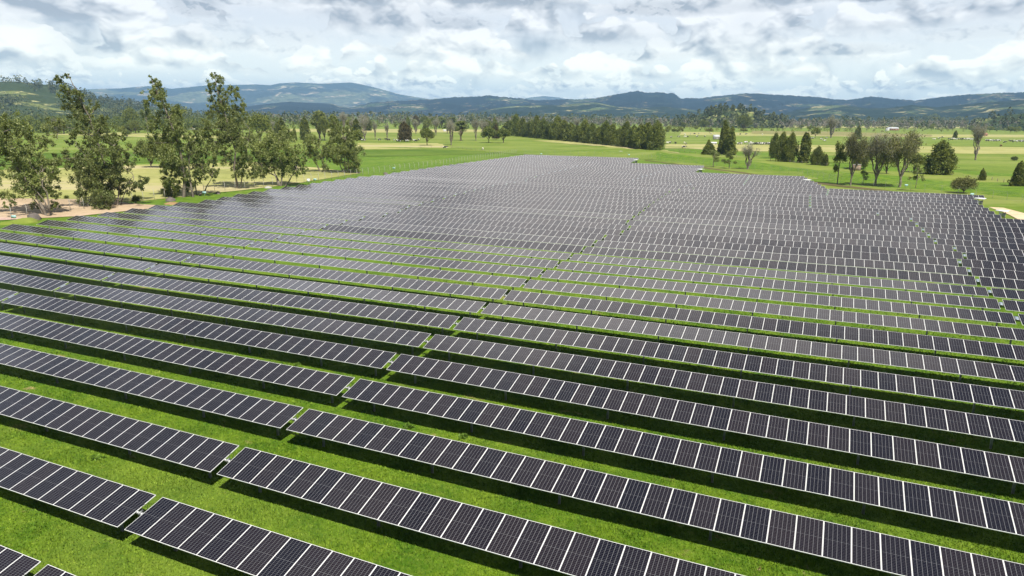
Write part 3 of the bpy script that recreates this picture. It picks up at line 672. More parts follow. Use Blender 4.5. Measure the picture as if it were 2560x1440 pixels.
def t_multi(h, w, seed, n=9000, leaf='conifer_leaves', k=6, power=2.0, spread=.27, sub=.68, base=.0, lo=.62):
    rg = np.random.default_rng(seed); parts = []; b = MB(); b.tube([(0, 0, -.4), (0, 0, h * .4), (0, 0, h * .8)], [h * .02, h * .013, h * .004], 7)
    for i in range(k):
        a = i * 2.4 + rg.random(); r_ = w * spread * (0 if i == 0 else .6 + .5 * rg.random()); hh = h * (1.0 if i == 0 else rg.uniform(lo, .97)); ww = w * sub * rg.uniform(.8, 1.2); m_ = n // k
        tt = rg.random(m_) ** 1.1; th = rg.random(m_) * 2 * np.pi; ph = rg.random(6) * 6
        R = (1 - tt ** power) ** .8 * (.75 + .25 * np.clip(tt * 6, 0, 1)); R *= 1 + .22 * np.sin(th * 3 + ph[0] + 4 * tt) * np.sin(tt * 11 + ph[1]) + .15 * np.sin(th * 5 + tt * 23 + ph[2])
        rr = R * ww / 2 * (.35 + .65 * rg.random(m_) ** .5); P = np.stack([r_ * math.cos(a) * (1 - .25 * tt) + rr * np.cos(th) + .05 * w * np.sin(tt * 6 + ph[3]), r_ * math.sin(a) * (1 - .25 * tt) + rr * np.sin(th), base * h + tt * (hh - base * h)], -1)
        parts.append(quads(P, (.13 + .17 * rg.random(m_)) * (h / 12) ** .5, 1.35, .9, rg))
    return b.mesh('trunk', M['bark'], True), crown_mesh('crown', parts, M[leaf])
def t_round(h, w, seed, n=5200, leaf='broad_leaves', trunkf=.22, nb=26, loose=1.0):
    rg = np.random.default_rng(seed); b = MB(); parts = []
    b.tube([(0, 0, -.4), (rg.normal(0, .1), 0, h * .15), (rg.normal(0, .2), rg.normal(0, .2), h * trunkf * 1.1), (0, 0, h * .6)], [h * .030, h * .022, h * .018, h * .006], 8, False)
    for i in range(nb):
        d = rg.normal(size=3); d /= np.linalg.norm(d); d[2] = abs(d[2]) * 1.0 - .35 * rg.random()
        zc = h * (trunkf + (1 - trunkf) * .42); c = np.array([d[0] * w * .36, d[1] * w * .36, zc + d[2] * h * (1 - trunkf) * .40]) * np.array([1, 1, 1])
        r = w * (.15 + .09 * rg.random()); k = int(n / nb)
        parts.append(quads(ball(c, r * loose, k, rg, .8), .13 + .17 * rg.random(k), 1.3, 0.2, rg))
        if i % 2 == 0: limb(b, (0, 0, h * trunkf * (.7 + .5 * rg.random())), c, h * .012, h * .003, 5, .05, rg)
    return b.mesh('trunk', M['bark'], True), crown_mesh('crown', parts, M[leaf])
def t_lump(h, w, seed, n=12000, leaf='conifer_leaves', nb=46):
    rg = np.random.default_rng(seed); parts = []; b = MB(); b.tube([(0, 0, -.4), (0, 0, h * .4), (0, 0, h * .8)], [h * .02, h * .013, h * .004], 7)
    for i in range(nb):
        f = (i + .5) / nb; z = .10 + .80 * f; a = i * 2.4 + rg.normal(0, .4); R = w * .38 * (1 - f ** 3.6) * (.45 + .75 * rg.random()); r = w * (.175 - .065 * f) * rg.uniform(.8, 1.25); k = int(n / nb)
        P = ball((R * math.cos(a), R * math.sin(a), h * z), r, k, rg, 1.35 if i % 3 else 1.8, .35); P[:, 2] = np.maximum(P[:, 2], .02)
        parts.append(quads(P, (.10 + .15 * rg.random(k)) * (h / 12) ** .5, 1.35, .6, rg))
    return b.mesh('trunk', M['bark'], True), crown_mesh('crown', parts, M[leaf])
def t_bare(h, w, seed, leafn=700, leaf='bare_twigs', twig=3800, green=None, gn=1500, ff=.22):
    rg = np.random.default_rng(seed); b = MB(); tips = []
    fork = h * ff
    b.tube([(0, 0, -.4), (.1, 0, fork * .6), (0, .1, fork)], [h * .034, h * .027, h * .024], 8, False)
    for i in range(7):
        a = i * 2.4 + rg.random(); e = .5 + .8 * rg.random(); q = np.array([math.cos(a) * w * .33 * (1.5 - e), math.sin(a) * w * .33 * (1.5 - e), fork + (h - fork) * (.45 + .25 * e)])
        limb(b, (0, 0, fork * .9), q, h * .019, h * .008, 6, -.03, rg)
        for j in range(6):
            a2 = a + rg.normal(0, .9); q2 = q + np.array([math.cos(a2) * w * .22 * rg.random(), math.sin(a2) * w * .22 * rg.random(), h * .22 * rg.random()])
            s = np.array([0, 0, fork * .9]) + (q - np.array([0, 0, fork * .9])) * (.45 + .5 * rg.random()); limb(b, s, q2, h * .0075, h * .003, 4, .02, rg); tips.append(q2); tips.append((q2 + s) / 2)
    tips = np.array(tips); idx = rg.integers(0, len(tips), twig); P = tips[idx] + rg.normal(0, w * .085, (twig, 3)) * np.array([1, 1, .9])
    V1, Q1 = quads(P, .022 + .02 * rg.random(twig), 1, 0, rg)
    # elongate twigs outward/up
    C_ = P - np.array([0, 0, fork]); C_ /= np.linalg.norm(C_, axis=1, keepdims=True); C_ = C_ + rg.normal(0, .45, C_.shape); C_[:, 2] += .3
    L_ = (.35 + .5 * rg.random(twig))[:, None] * h / 13; side = np.cross(C_, rg.normal(size=C_.shape)); side /= np.linalg.norm(side, axis=1, keepdims=True); side *= .022
    V1 = np.stack([P - side, P + side, P + C_ * L_ + side * .3, P + C_ * L_ - side * .3], 1).reshape(-1, 3)
    parts = [(V1, Q1)]
    me2 = crown_mesh('crown', parts, M[leaf])
    if green:
        gi = rg.integers(0, len(tips), gn); Pg = tips[gi] + rg.normal(0, w * .075, (gn, 3)); Vg, Qg_ = quads(Pg, .12 + .12 * rg.random(gn), 1.3, 0, rg)
        V = np.concatenate([V1, Vg]); Q = np.concatenate([Q1, Qg_ + len(V1)])
        me2 = mesh_np('crown', V, Q, mats=(M[leaf], M[green]), mi=[0] * len(Q1) + [1] * len(Qg_))
    return b.mesh('trunk', M['palebark'], True), me2
def t_sparse(h, w, seed, leaf='eucalyptus_leaves', n=1500):
    rg = np.random.default_rng(seed); b = MB(); parts = []
    top = np.array([rg.normal(0, .3), rg.normal(0, .3), h * .93]); b.tube([(0, 0, -.4), (.1, .0, h * .3), (-.1, .1, h * .6), top], [h * .016, h * .012, h * .008, h * .003], 6, False)
    for i in range(13):
        f = .3 + .65 * rg.random(); a = rg.random() * 6.28; rr = w / 2 * (1.1 - f) * (.5 + .8 * rg.random()) + .2; c = np.array([math.cos(a) * rr, math.sin(a) * rr, h * f])
        limb(b, (0, 0, h * f * .8), c, h * .005, h * .002, 4, 0, rg); k = int(n / 13)
        parts.append(quads(ball(c, w * .14 + .15, k, rg, 1.1, .1), .08 + .12 * rg.random(k), 1.4, -.3, rg))
    return b.mesh('trunk', M['palebark'], True), crown_mesh('crown', parts, M[leaf])
def t_bush(h, w, seed, leaf='broad_leaves', n=1500):
    rg = np.random.default_rng(seed); parts = []; b = MB()
    for i in range(9):
        a = rg.random() * 6.28; rr = w * .3 * rg.random(); c = np.array([math.cos(a) * rr, math.sin(a) * rr, h * (.35 + .3 * rg.random())]); k = n // 9
        parts.append(quads(ball(c, min(w * .26, h * .45), k, rg, .9), .09 + .10 * rg.random(k), 1.3, 0, rg)); limb(b, (0, 0, -.1), c, .05, .02, 4, 0, rg)
    return b.mesh('stem', M['bark']), crown_mesh('foliage', parts, M[leaf])
PR = {}
def proto(key):
    if key in PR: return PR[key]
    kind, var = key; sd = 100 + hash(kind) % 1 + sum(map(ord, kind)) * 7 + var * 13
    f = {'cone': lambda: t_multi(14, 7.0, sd, 8500, k=5, power=1.9), 'column': lambda: t_multi(14, 4.6, sd, 7000, k=4, power=3.2, spread=.2, sub=.66, lo=.72),
         'cedar': lambda: t_lump(13, 10.5, sd, 16000, 'conifer_leaves', 60), 'brownround': lambda: t_multi(11, 8.2, sd, 8000, 'brown_conifer_leaves', 6, 3.0, .24, .6, .10),
         'round': lambda: t_round(9, 9.0, sd, 5600), 'hedge': lambda: t_lump(12, 10, sd, 13000, 'conifer_leaves'),
         'hedgeg': lambda: t_lump(11, 10, sd, 13000, 'broad_leaves'),
         'greybare': lambda: t_bare(13, 6.5, sd, twig=1900, ff=.12, green='half_bare_leaves', gn=500), 'bigbare': lambda: t_bare(15, 10, sd, twig=4200, green='half_bare_leaves', gn=3200, ff=.16),
         'halfbare': lambda: t_bare(15, 12, sd, twig=3200, green='half_bare_leaves', gn=8500, ff=.15), 'sparse': lambda: t_sparse(9, 5, sd), 'lacy': lambda: t_sparse(14, 7, sd, 'broad_leaves', 4200),
         'euc': lambda: t_round(20, 9, sd, 6500, 'eucalyptus_leaves', .18, 30, .85), 'darkround': lambda: t_round(14, 12, sd, 6500, 'conifer_leaves', .12, 30),
         'bush': lambda: t_bush(3.5, 5, sd), 'ybush': lambda: t_round(5, 7, sd, 1800, 'yellowish_leaves', .25, 12), 'spreading': lambda: t_round(9, 13, sd, 7000, 'half_bare_leaves', .25, 30)}[kind]
    PR[key] = (*f(), {'cone': (14, 7), 'column': (14, 4.6), 'cedar': (13, 10.5), 'brownround': (11, 8.2), 'round': (9, 9), 'hedge': (12, 10), 'hedgeg': (11, 10), 'greybare': (13, 6.5), 'bigbare': (15, 10), 'halfbare': (15, 12),
        'sparse': (9, 5), 'lacy': (14, 7), 'euc': (20, 9), 'darkround': (14, 12), 'bush': (3.5, 5), 'ybush': (5, 7), 'spreading': (9, 13)}[kind]); return PR[key]
KN = {'cone': 'conifer', 'column': 'conifer', 'cedar': 'conifer', 'brownround': 'round_tree', 'round': 'round_tree', 'hedge': 'hedge_tree', 'hedgeg': 'hedge_tree', 'greybare': 'bare_tree', 'bigbare': 'bare_tree', 'halfbare': 'half_bare_tree', 'sparse': 'young_tree', 'lacy': 'eucalyptus_tree', 'euc': 'eucalyptus_tree', 'darkround': 'round_tree', 'bush': 'bush', 'ybush': 'small_tree', 'spreading': 'spreading_tree'}
def plant(kind, u, v, hp, wp, label=None, group=None, var=0, pos=None, rot=None):
    """a tree whose foot stands at photo point (u, v), hp pixels tall and wp pixels wide there"""
    p = at(u, v) if pos is None else np.array([*pos, float(gz(*pos))]); dp = depth_of(p); h = hp * dp / FPX; w_ = wp * dp / FPX
    tm, cm, (H0, W0) = proto((kind, var))
    nm = KN[kind]; root = bpy.data.objects.new(nm, None); col.objects.link(root); root.location = p
    root.scale = (w_ / W0, w_ / W0, h / H0); root.rotation_euler = (0, 0, random.random() * 6.28 if rot is None else rot)
    link('stem' if kind == 'bush' else 'trunk', tm, root); link('foliage' if kind == 'bush' else 'crown', cm, root)
    tag(root, label, 'bush' if kind == 'bush' else 'tree', group); return root

# ------------------------------------------------------------------ tall eucalyptus group at left, each with its own limbs and leaf masses
def tall_tree(base, trunks, blobs, label, seed, leaf='eucalyptus_leaves', dens=1.0, ls=1.0, rt=.30):
    rg = np.random.default_rng(seed); p0 = at(*base); dp = depth_of(p0); k = dp / FPX
    # local frame: across the view, away, up
    ax = np.array([RIGHT[0], RIGHT[1], 0]); ax /= np.linalg.norm(ax); ay = np.array([-ax[1], ax[0], 0])
    def loc(u, v, dd=0.0): return ax * (u - base[0]) * k + ay * dd + np.array([0, 0, 1.0]) * (base[1] - v) * k * 1.0
    width = (max(b_[0] for b_ in blobs) - min(b_[0] for b_ in blobs)) * k
    root = bpy.data.objects.new('eucalyptus_tree', None); col.objects.link(root); root.location = p0
    b = MB(); nodes = []
    for i, tr in enumerate(trunks):
        dd = rg.normal(0, .5); drift = rg.normal(0, width * .10); n_ = len(tr)
        pts = [loc(u, v, dd + drift * j / n_) for j, (u, v) in enumerate(tr)]; pts[0] = pts[0] + np.array([0, 0, -.4])
        fine = []
        for a_, c_ in zip(pts[:-1], pts[1:]):
            for f in (0, .33, .66): fine.append(a_ + (c_ - a_) * f + rg.normal(0, .08, 3))
        fine.append(pts[-1]); L = len(fine); r0 = rt * (1 if i == 0 else .62)
        b.tube(fine, list(np.linspace(r0, .05, L)), 8, False); nodes += fine[L // 4:]
    nodes = np.array(nodes); parts = []
    extra = [(u + rg.normal(0, r * .7), v + abs(rg.normal(0, r * .6)), r * .5) for (u, v, r) in blobs if r > 13 and v < base[1] - 40]
    for (u, v, r) in list(blobs) + extra:
        c = loc(u, v, 0); c = c + ay * rg.normal(0, 1) * width * .20 * (.4 + .6 * min(1, (v - 190) / 150))
        R = r * k * 1.08; d = np.linalg.norm(nodes - c - np.array([0, 0, -R]), axis=1); s = nodes[int(np.argmin(d + rg.random(len(d))))]
        limb(b, s, c, .09, .025, 5, .04, rg)
        R *= 1.12; sub = 9 + int(R * 5)
        for q in range(sub):
            cc = c + np.clip(rg.normal(0, 1, 3), -1.7, 1.7) * R * .66; n = int(dens * 62 * (R / 1.5) ** 1.0)
            rr = R * (.26 + .26 * rg.random())
            parts.append(quads(ball(cc, rr, n, rg, 1.1, .0), ls * (.06 + .11 * rg.random(n)), 1.8, -.9, rg))
            if q % 3 == 0: limb(b, c, cc, .025, .01, 3, 0, rg)
    link('trunk', b.mesh('trunk', M['palebark'], True), root); link('crown', crown_mesh('crown', parts, M[leaf]), root)
    tag(root, label, 'tree', 'tall eucalyptus trees along the left fence'); return root
tall_tree((120, 538), [[(118, 538), (100, 490), (75, 440), (50, 400), (30, 340)], [(125, 538), (118, 500), (95, 450)], [(130, 535), (128, 480), (122, 440), (140, 420)], [(110, 538), (88, 500), (62, 470)]],
 [(75, 460, 26), (60, 430, 24), (110, 455, 22), (40, 440, 18), (95, 420, 20), (130, 415, 14), (145, 430, 11), (100, 395, 17), (70, 390, 19), (45, 375, 20), (25, 350, 20), (60, 345, 20), (30, 320, 20), (10, 300, 18), (12, 278, 7), (70, 322, 14), (90, 362, 14), (8, 400, 14), (15, 420, 9), (80, 490, 14), (118, 480, 12), (60, 500, 9), (5, 340, 18), (-15, 320, 20), (-25, 360, 22), (-10, 385, 16), (110, 520, 8), (75, 515, 7), (155, 436, 7)], 'leftmost leaning eucalyptus with several bare trunks by the dirt yard', 31)
tall_tree((285, 514), [[(290, 514), (278, 450), (262, 370), (245, 300), (225, 240), (207, 200)], [(300, 514), (325, 460), (345, 440)], [(268, 514), (250, 440), (235, 400)], [(295, 512), (310, 440), (300, 370)]],
 [(206, 203, 4), (206, 218, 8), (202, 240, 12), (216, 258, 13), (200, 280, 15), (225, 298, 16), (195, 318, 12), (245, 330, 15), (234, 275, 8), (238, 245, 6), (200, 350, 10), (255, 300, 10), (280, 312, 11), (265, 350, 19), (290, 340, 14), (300, 370, 20), (225, 375, 19), (205, 400, 17), (245, 410, 24), (285, 410, 24), (318, 385, 16), (330, 410, 13), (230, 440, 24), (270, 450, 25), (308, 450, 18), (213, 465, 15), (250, 480, 25), (290, 485, 23), (225, 492, 12), (330, 470, 11), (350, 455, 9), (362, 460, 6), (308, 495, 12), (270, 500, 15)], 'tallest leaning eucalyptus at left with a pointed top, second from left', 32)
tall_tree((458, 493), [[(458, 495), (466, 440), (462, 380), (450, 320), (430, 260), (415, 215)], [(480, 490), (478, 430), (485, 390)]],
 [(413, 213, 7), (424, 230, 12), (412, 248, 10), (434, 256, 15), (448, 280, 12), (396, 265, 5), (430, 300, 19), (457, 300, 12), (400, 300, 6), (414, 330, 17), (440, 345, 23), (470, 330, 16), (398, 362, 14), (425, 390, 21), (455, 395, 22), (480, 370, 16), (445, 430, 15), (425, 420, 12), (470, 430, 13), (500, 345, 10), (440, 455, 9)], 'tall eucalyptus with wispy top and one thick dark trunk, third from left', 33, rt=.45)
tall_tree((492, 488), [[(492, 490), (515, 476), (538, 440)], [(488, 490), (490, 440), (500, 400)], [(482, 490), (480, 460)]],
 [(490, 420, 14), (500, 390, 15), (505, 440, 10), (525, 420, 14), (540, 402, 11), (472, 462, 12), (482, 455, 10), (538, 440, 8), (515, 370, 13), (495, 355, 11), (530, 380, 11), (545, 425, 8)], 'smaller multi-stemmed eucalyptus tucked between the third and fourth tall trees', 34)
tall_tree((430, 492), [[(430, 493), (430, 470), (432, 455)]], [(425, 475, 13), (438, 482, 10), (430, 455, 12), (420, 488, 8), (440, 462, 9)], 'dark rounded shrub-like tree at the foot of the third tall eucalyptus', 35, 'conifer_leaves', 1.2, rt=.15)
tall_tree((597, 471), [[(597, 473), (592, 420), (600, 380), (585, 310), (570, 240), (565, 200)], [(600, 471), (620, 400), (637, 330)]],
 [(563, 201, 6), (570, 214, 11), (560, 234, 11), (580, 244, 10), (603, 234, 9), (612, 250, 8), (555, 262, 13), (580, 275, 15), (608, 275, 12), (545, 285, 10), (565, 300, 17), (600, 305, 18), (624, 300, 10), (545, 320, 12), (580, 335, 18), (615, 335, 16), (558, 356, 15), (595, 360, 17), (628, 365, 13), (575, 390, 14), (605, 400, 16), (630, 400, 12), (590, 425, 11), (613, 430, 10), (548, 372, 10), (640, 425, 8), (535, 345, 8)], 'tall open-topped eucalyptus with a forked trunk, fourth tall one from left', 36)
tall_tree((703, 465), [[(703, 467), (690, 440), (662, 425)], [(703, 467), (710, 420), (700, 370)], [(708, 467), (735, 440), (750, 425)], [(697, 467), (680, 400)]],
 [(650, 350, 12), (640, 380, 14), (655, 410, 16), (670, 380, 18), (690, 355, 16), (715, 350, 14), (705, 335, 10), (720, 330, 8), (700, 385, 20), (725, 375, 16), (740, 390, 14), (735, 415, 14), (710, 415, 17), (680, 415, 16), (750, 405, 9), (755, 425, 7), (660, 430, 10), (745, 430, 9), (640, 432, 9), (675, 342, 8)], 'broad low eucalyptus with a wide rounded crown above the panel edge', 37, dens=1.15, rt=.4)
tall_tree((803, 430), [[(800, 431), (790, 410), (778, 392)], [(808, 431), (808, 380)], [(812, 431), (820, 400)]],
 [(775, 345, 8), (780, 365, 12), (775, 385, 10), (795, 350, 10), (800, 370, 14), (810, 395, 12), (820, 370, 10), (815, 413, 8), (795, 395, 9), (828, 385, 8), (770, 400, 6)], 'slender open eucalyptus with three thin trunks left of the densest one', 38, dens=.9)
tall_tree((864, 432), [[(860, 433), (852, 415), (845, 395)], [(872, 433), (876, 390), (870, 350)], [(866, 433), (862, 380)]],
 [(842, 312, 10), (850, 335, 15), (868, 322, 10), (865, 350, 16), (885, 345, 10), (850, 370, 16), (880, 370, 15), (860, 395, 17), (888, 395, 15), (875, 415, 13), (895, 413, 9), (848, 395, 10), (838, 300, 6), (838, 350, 9)], 'dense dark eucalyptus at the right end of the left tree group', 39, dens=1.3)

# ------------------------------------------------------------------ single trees over the plain: kind, u, v of the foot, height px, width px, label
TL = [
 ('darkround', 378, 419, 70, 52, 'dark dense tree behind the gap between the second and third eucalyptus', 0), ('darkround', 410, 420, 86, 46, 'dark dense tree close behind the third tall eucalyptus', 1),
 ('lacy', 372, 352, 114, 30, 'thin tall dark eucalyptus leaning left, far behind the second eucalyptus', 0), ('darkround', 330, 325, 60, 40, 'dark upright tree behind and right of the second tall eucalyptus', 1),
 ('darkround', 650, 353, 78, 56, 'large dark round tree behind the fourth tall eucalyptus', 0), ('cone', 704, 347, 52, 42, 'broad dark cone tree right of the large dark round tree', 0), ('column', 738, 352, 34, 12, 'tiny narrow conifer between two cone trees', 0),
 ('cone', 762, 350, 58, 32, 'dark pointed conifer standing alone on the meadow', 1), ('euc', 800, 350, 82, 44, 'tall loose-topped tree right of the dark pointed conifer', 0), ('darkround', 812, 352, 62, 32, 'dense dark tree beside the tall loose-topped tree', 1), ('cone', 838, 345, 50, 20, 'narrow conifer just behind the dense dark eucalyptus', 1),
 ('column', 892, 350, 52, 30, 'green conifer beside the bare poplars left of the small herd', 1), ('greybare', 912, 352, 62, 26, 'grey bare tree right of the green conifer', 0), ('greybare', 880, 346, 46, 20, 'grey bare tree left of the green conifer', 1), ('greybare', 938, 349, 44, 14, 'slim grey bare tree alone in the left pasture', 0), ('greybare', 968, 350, 38, 14, 'slim grey bare tree near a grazing cow', 1),
 ('brownround', 1013, 354, 49, 36, 'brownish egg-shaped tree over the small herd', 0), ('round', 1068, 364, 44, 40, 'dark round-headed tree on a short trunk right of the small herd', 0), ('greybare', 1128, 363, 60, 26, 'grey-brown bare tree standing in front of green trees', 0), ('euc', 1152, 352, 58, 36, 'green tree behind the grey-brown bare tree', 1), ('greybare', 1190, 352, 52, 22, 'grey bare oval tree left of two dark round trees', 1),
 ('round', 1222, 357, 40, 38, 'dark leaning round tree, left of the pair before the hedge', 1), ('round', 1258, 358, 38, 38, 'dark leaning round tree, right of the pair before the hedge', 0), ('brownround', 1240, 350, 40, 24, 'brownish tree behind the pair of round trees', 1), ('greybare', 1208, 345, 44, 26, 'grey bare tree behind the left round tree', 0),
 ('brownround', 1040, 316, 28, 20, 'small dark tree at the far left of the middle tree line', 0), ('darkround', 1062, 315, 28, 22, 'small dark tree second in the middle tree line', 0), ('darkround', 1085, 317, 27, 24, 'small rounded tree third in the middle tree line', 1), ('euc', 1104, 320, 32, 26, 'loose green tree fourth in the middle tree line', 0), ('euc', 1130, 322, 34, 26, 'loose green tree fifth in the middle tree line', 1), ('darkround', 1215, 330, 34, 24, 'dark tree at the right end of the middle tree line', 0),
 ('greybare', 1010, 334, 34, 14, 'faint bare tree behind the brownish egg-shaped tree', 1), ('greybare', 860, 325, 42, 22, 'tall faint bare tree far behind the left group', 0), ('greybare', 1090, 338, 40, 22, 'bare tree in front of the middle tree line', 0), ('greybare', 1040, 335, 34, 18, 'bare tree left in front of the middle tree line', 0),
 ('hedge', 1600, 374, 62, 52, 'dense dark green conifer at the right end of the conifer hedge', 0), ('hedge', 1640, 376, 72, 50, 'tallest dense conifer ending the hedge at right', 1), ('column', 1618, 375, 68, 34, 'upright conifer between the last two hedge conifers', 1), ('sparse', 1632, 377, 26, 20, 'small pale shrub-like tree at the foot of the hedge end', 0),
 ('column', 1806, 387, 84, 30, 'tall narrow conifer, left of the central pair', 0), ('cone', 1824, 388, 70, 36, 'tall conifer, right of the central pair', 1), ('cone', 1770, 388, 38, 36, 'low dark cone bush left of the central conifer pair', 0),
 ('sparse', 1783, 418, 46, 38, 'thin pale sapling below the low cone bush', 0), ('sparse', 1823, 422, 46, 38, 'thin green sapling in front of the central conifer pair', 1), ('greybare', 1869, 424, 60, 44, 'thin leafless sapling on the slope right of the conifer pair', 0),
 ('darkround', 1858, 328, 46, 38, 'large dark round tree standing free before the tree belt', 0), ('darkround', 1812, 322, 26, 22, 'dark tree left of the large round tree', 1), ('darkround', 1760, 320, 22, 26, 'low dark tree far behind the hedge end', 0),
 ('hedge', 1934, 395, 62, 30, 'left conifer of the dark clump above the array', 0), ('hedge', 1952, 404, 72, 36, 'second conifer of the dark clump above the array', 1), ('hedge', 1974, 406, 74, 36, 'widest conifer of the dark clump above the array', 0), ('column', 2008, 408, 76, 32, 'blackish column conifer at the right of the clump', 1), ('hedge', 2042, 412, 46, 34, 'low pointed conifer right of the clump', 0), ('cone', 2062, 413, 28, 20, 'smallest conifer at the right tail of the clump', 1),
 ('lacy', 2093, 460, 122, 44, 'tall lacy tree with an open crown at the right fence', 0), ('halfbare', 2126, 464, 118, 56, 'brown half-leafless tree beside the tall lacy tree', 0), ('sparse', 2157, 462, 40, 26, 'small green sapling between two leafless trees', 0), ('bigbare', 2188, 465, 124, 62, 'big brown leafless tree with a forked trunk, middle of the fence trees', 1),
 ('halfbare', 2249, 467, 126, 80, 'big spreading greenish tree with a fan of bare branches', 0), ('sparse', 2289, 468, 60, 34, 'slender sapling right of the fan-shaped tree', 1), ('darkround', 2215, 437, 72, 50, 'dark evergreen behind the fork-trunked leafless tree', 1), ('hedge', 2150, 420, 66, 44, 'green tree behind the half-leafless fence trees', 1), ('darkround', 2284, 432, 54, 36, 'dark evergreen behind the fan-shaped tree', 0),
 ('cedar', 2345, 442, 88, 76, 'broad dark pyramid-shaped evergreen at right', 0), ('spreading', 2408, 488, 44, 60, 'low spreading olive tree near the right end of the array', 0), ('cone', 2454, 454, 34, 20, 'small spindly conifer in the right paddock', 0), ('cone', 2545, 465, 62, 44, 'leafy conifer cut by the right edge of the photo', 1), ('bush', 2536, 402, 12, 26, 'dark bush on the bank at the right edge', 0),
 ('greybare', 2438, 401, 88, 38, 'pale leaning dead tree standing in the right paddock', 1), ('greybare', 2077, 345, 52, 32, 'bare tree with dark trunk beyond the clump', 0), ('cone', 2143, 348, 34, 20, 'small dark cone tree in the far right pasture', 0), ('cone', 2388, 346, 20, 13, 'tiny dark cone tree above the large herd', 1), ('ybush', 2038, 346, 26, 24, 'small yellow-green tree behind the dark clump', 0),
 ('darkround', 2310, 309, 24, 13, 'blackish tree, left of three on the far meadow edge', 0), ('darkround', 2322, 308, 22, 13, 'blackish tree beside the left one on the far meadow edge', 1), ('darkround', 2358, 309, 18, 12, 'small blackish round tree on the far meadow edge', 0), ('darkround', 2376, 309, 17, 12, 'second small blackish round tree on the far meadow edge', 1), ('darkround', 2393, 309, 20, 17, 'rightmost blackish round tree on the far meadow edge', 1), ('euc', 2336, 309, 28, 20, 'tall green tree between the blackish far trees', 0), ('darkround', 2430, 320, 15, 10, 'tiny dark tree near the right end of the far meadow', 0),
 ('darkround', 2204, 306, 16, 18, 'low dark tree left of the far farmhouses', 0),
]
for k_, u, v, hp, wp, lb, va in TL: plant(k_, u, v, hp, wp, lb, None, va)
# conifer hedge
hx = np.linspace(1272, 1582, 19); HK = ['column', 'hedgeg', 'hedge', 'hedgeg', 'hedge', 'hedgeg', 'hedgeg', 'hedge', 'hedge', 'cone', 'hedgeg', 'hedge', 'hedgeg', 'cone', 'hedgeg', 'hedge', 'cone', 'hedge', 'hedgeg']
for i, u in enumerate(hx):
    if HK[i] == 'cone' and i > 12: HK[i] = 'hedge'
    v = 338 + (u - 1272) * (369 - 338) / 310.0
    plant(HK[i], u, v, 36 + 24 * ((i * 37) % 10) / 10 + (i > 8) * 4, 38, 'dense evergreen, %s tree from the left in the long hedge' % ordn(i + 1), 'trees of the long hedge', i % 2)
# leftmost bush and small shrubs
for u, v, hp, wp, lb in ((8, 494, 16, 26, 'green shrub at the left edge of the dirt yard'), (30, 493, 10, 20, 'low shrub beside the green shrub at the yard edge'), (166, 497, 9, 20, 'low shrub between the first two eucalyptus trees'), (340, 508, 22, 30, 'round dark shrub at the foot of the second eucalyptus')):
    plant('bush', u, v, hp, wp, lb)
for i in range(30):
    u = random.choice([random.uniform(1660, 1880), random.uniform(1980, 2480), random.uniform(2200, 2560)]); v = random.uniform(318, 334)
    plant('ybush', u, v, random.uniform(9, 17), random.uniform(12, 22), 'small rounded yellow-green tree on the far right pastures', 'small trees on the far right pastures', i % 3)
for i in range(26):
    u = random.uniform(1880, 2560); v = random.uniform(311, 322)
    plant(random.choice(['darkround', 'greybare']), u, v, random.uniform(8, 18), random.uniform(8, 14), 'small tree dotted along the far meadow before the tree belt', 'trees dotted before the far belt', i % 2)
for i in range(24):
    u = random.choice([690, 870, 905, 1010, 1075, 1160, 1225, 1420]) + random.gauss(0, 16); v = random.uniform(318, 336)
    plant(random.choice(['greybare', 'euc', 'darkround', 'column', 'euc']), u, v, random.uniform(20, 36), random.uniform(12, 24), 'slim tree in the loose clumps of the far middle pastures', 'slim trees in the far middle pastures', i % 2)
for i in range(36):
    u = random.uniform(-20, 640); v = 345 - (u / 640) * 10 + random.uniform(-14, 4)
    plant(random.choice(['ybush', 'euc', 'darkround', 'halfbare']), u, v, random.uniform(16, 38), random.uniform(18, 34), 'leafy tree in the strip of woodland behind the left meadow', 'trees behind the left meadow', i % 2)

# ------------------------------------------------------------------ far woodland (reads as one mass)
def wood(name, label, leaf, us, vs, hs, nq, size, wid):
    n = len(us); P = []; rg = np.random.default_rng(len(us))
    for i in range(n):
        p = at(us[i], vs[i]); h = hs[i]; k = nq
        z = rg.random(k) ** .8; R = wid * h * .5 * np.sqrt(np.clip(1 - (2 * z - .95) ** 2, .05, 1)); th = rg.random(k) * 6.28; rr = R * rg.random(k) ** .4
        P.append(np.stack([p[0] + rr * np.cos(th), p[1] + rr * np.sin(th), p[2] + z * h], -1))
    P = np.concatenate(P); V, Q = quads(P, size * (.5 + .8 * rg.random(len(P))), 1.3, .3, rg)
    tag(link(name, mesh_np(name, V, Q, mats=(M[leaf],))), label, 'woodland', kind='stuff')
N = 1500; rw = np.random.default_rng(5)
uu = rw.uniform(-300, 2900, N); vv = 296 + (uu - 1280) * .009 + rw.uniform(3, 19, N) * (1 + .25 * (uu < 900)) - 1.0
wood('far_woodland', 'far belt of dark green trees across the plain below the hills', 'far_woodland_leaves', uu, vv, rw.uniform(11, 25, N), 34, 1.5, .62)
N = 1500; uu = rw.uniform(620, 2900, N); vv = 297 + (uu - 1280) * .009 + rw.uniform(4, 18, N)
wood('bare_woodland', 'far belt of grey-brown leafless trees across the plain', 'far_bare_wood', uu, vv, rw.uniform(9, 17, N), 34, 1.15, .6)
N = 900; uu = rw.uniform(-300, 700, N); vv = 318 + rw.uniform(-14, 17, N) - (uu / 640) * 9
wood('left_woodland', 'mixed green woodland behind the left meadow', 'broad_leaves', uu, vv, rw.uniform(6, 15, N), 90, .72, .9)
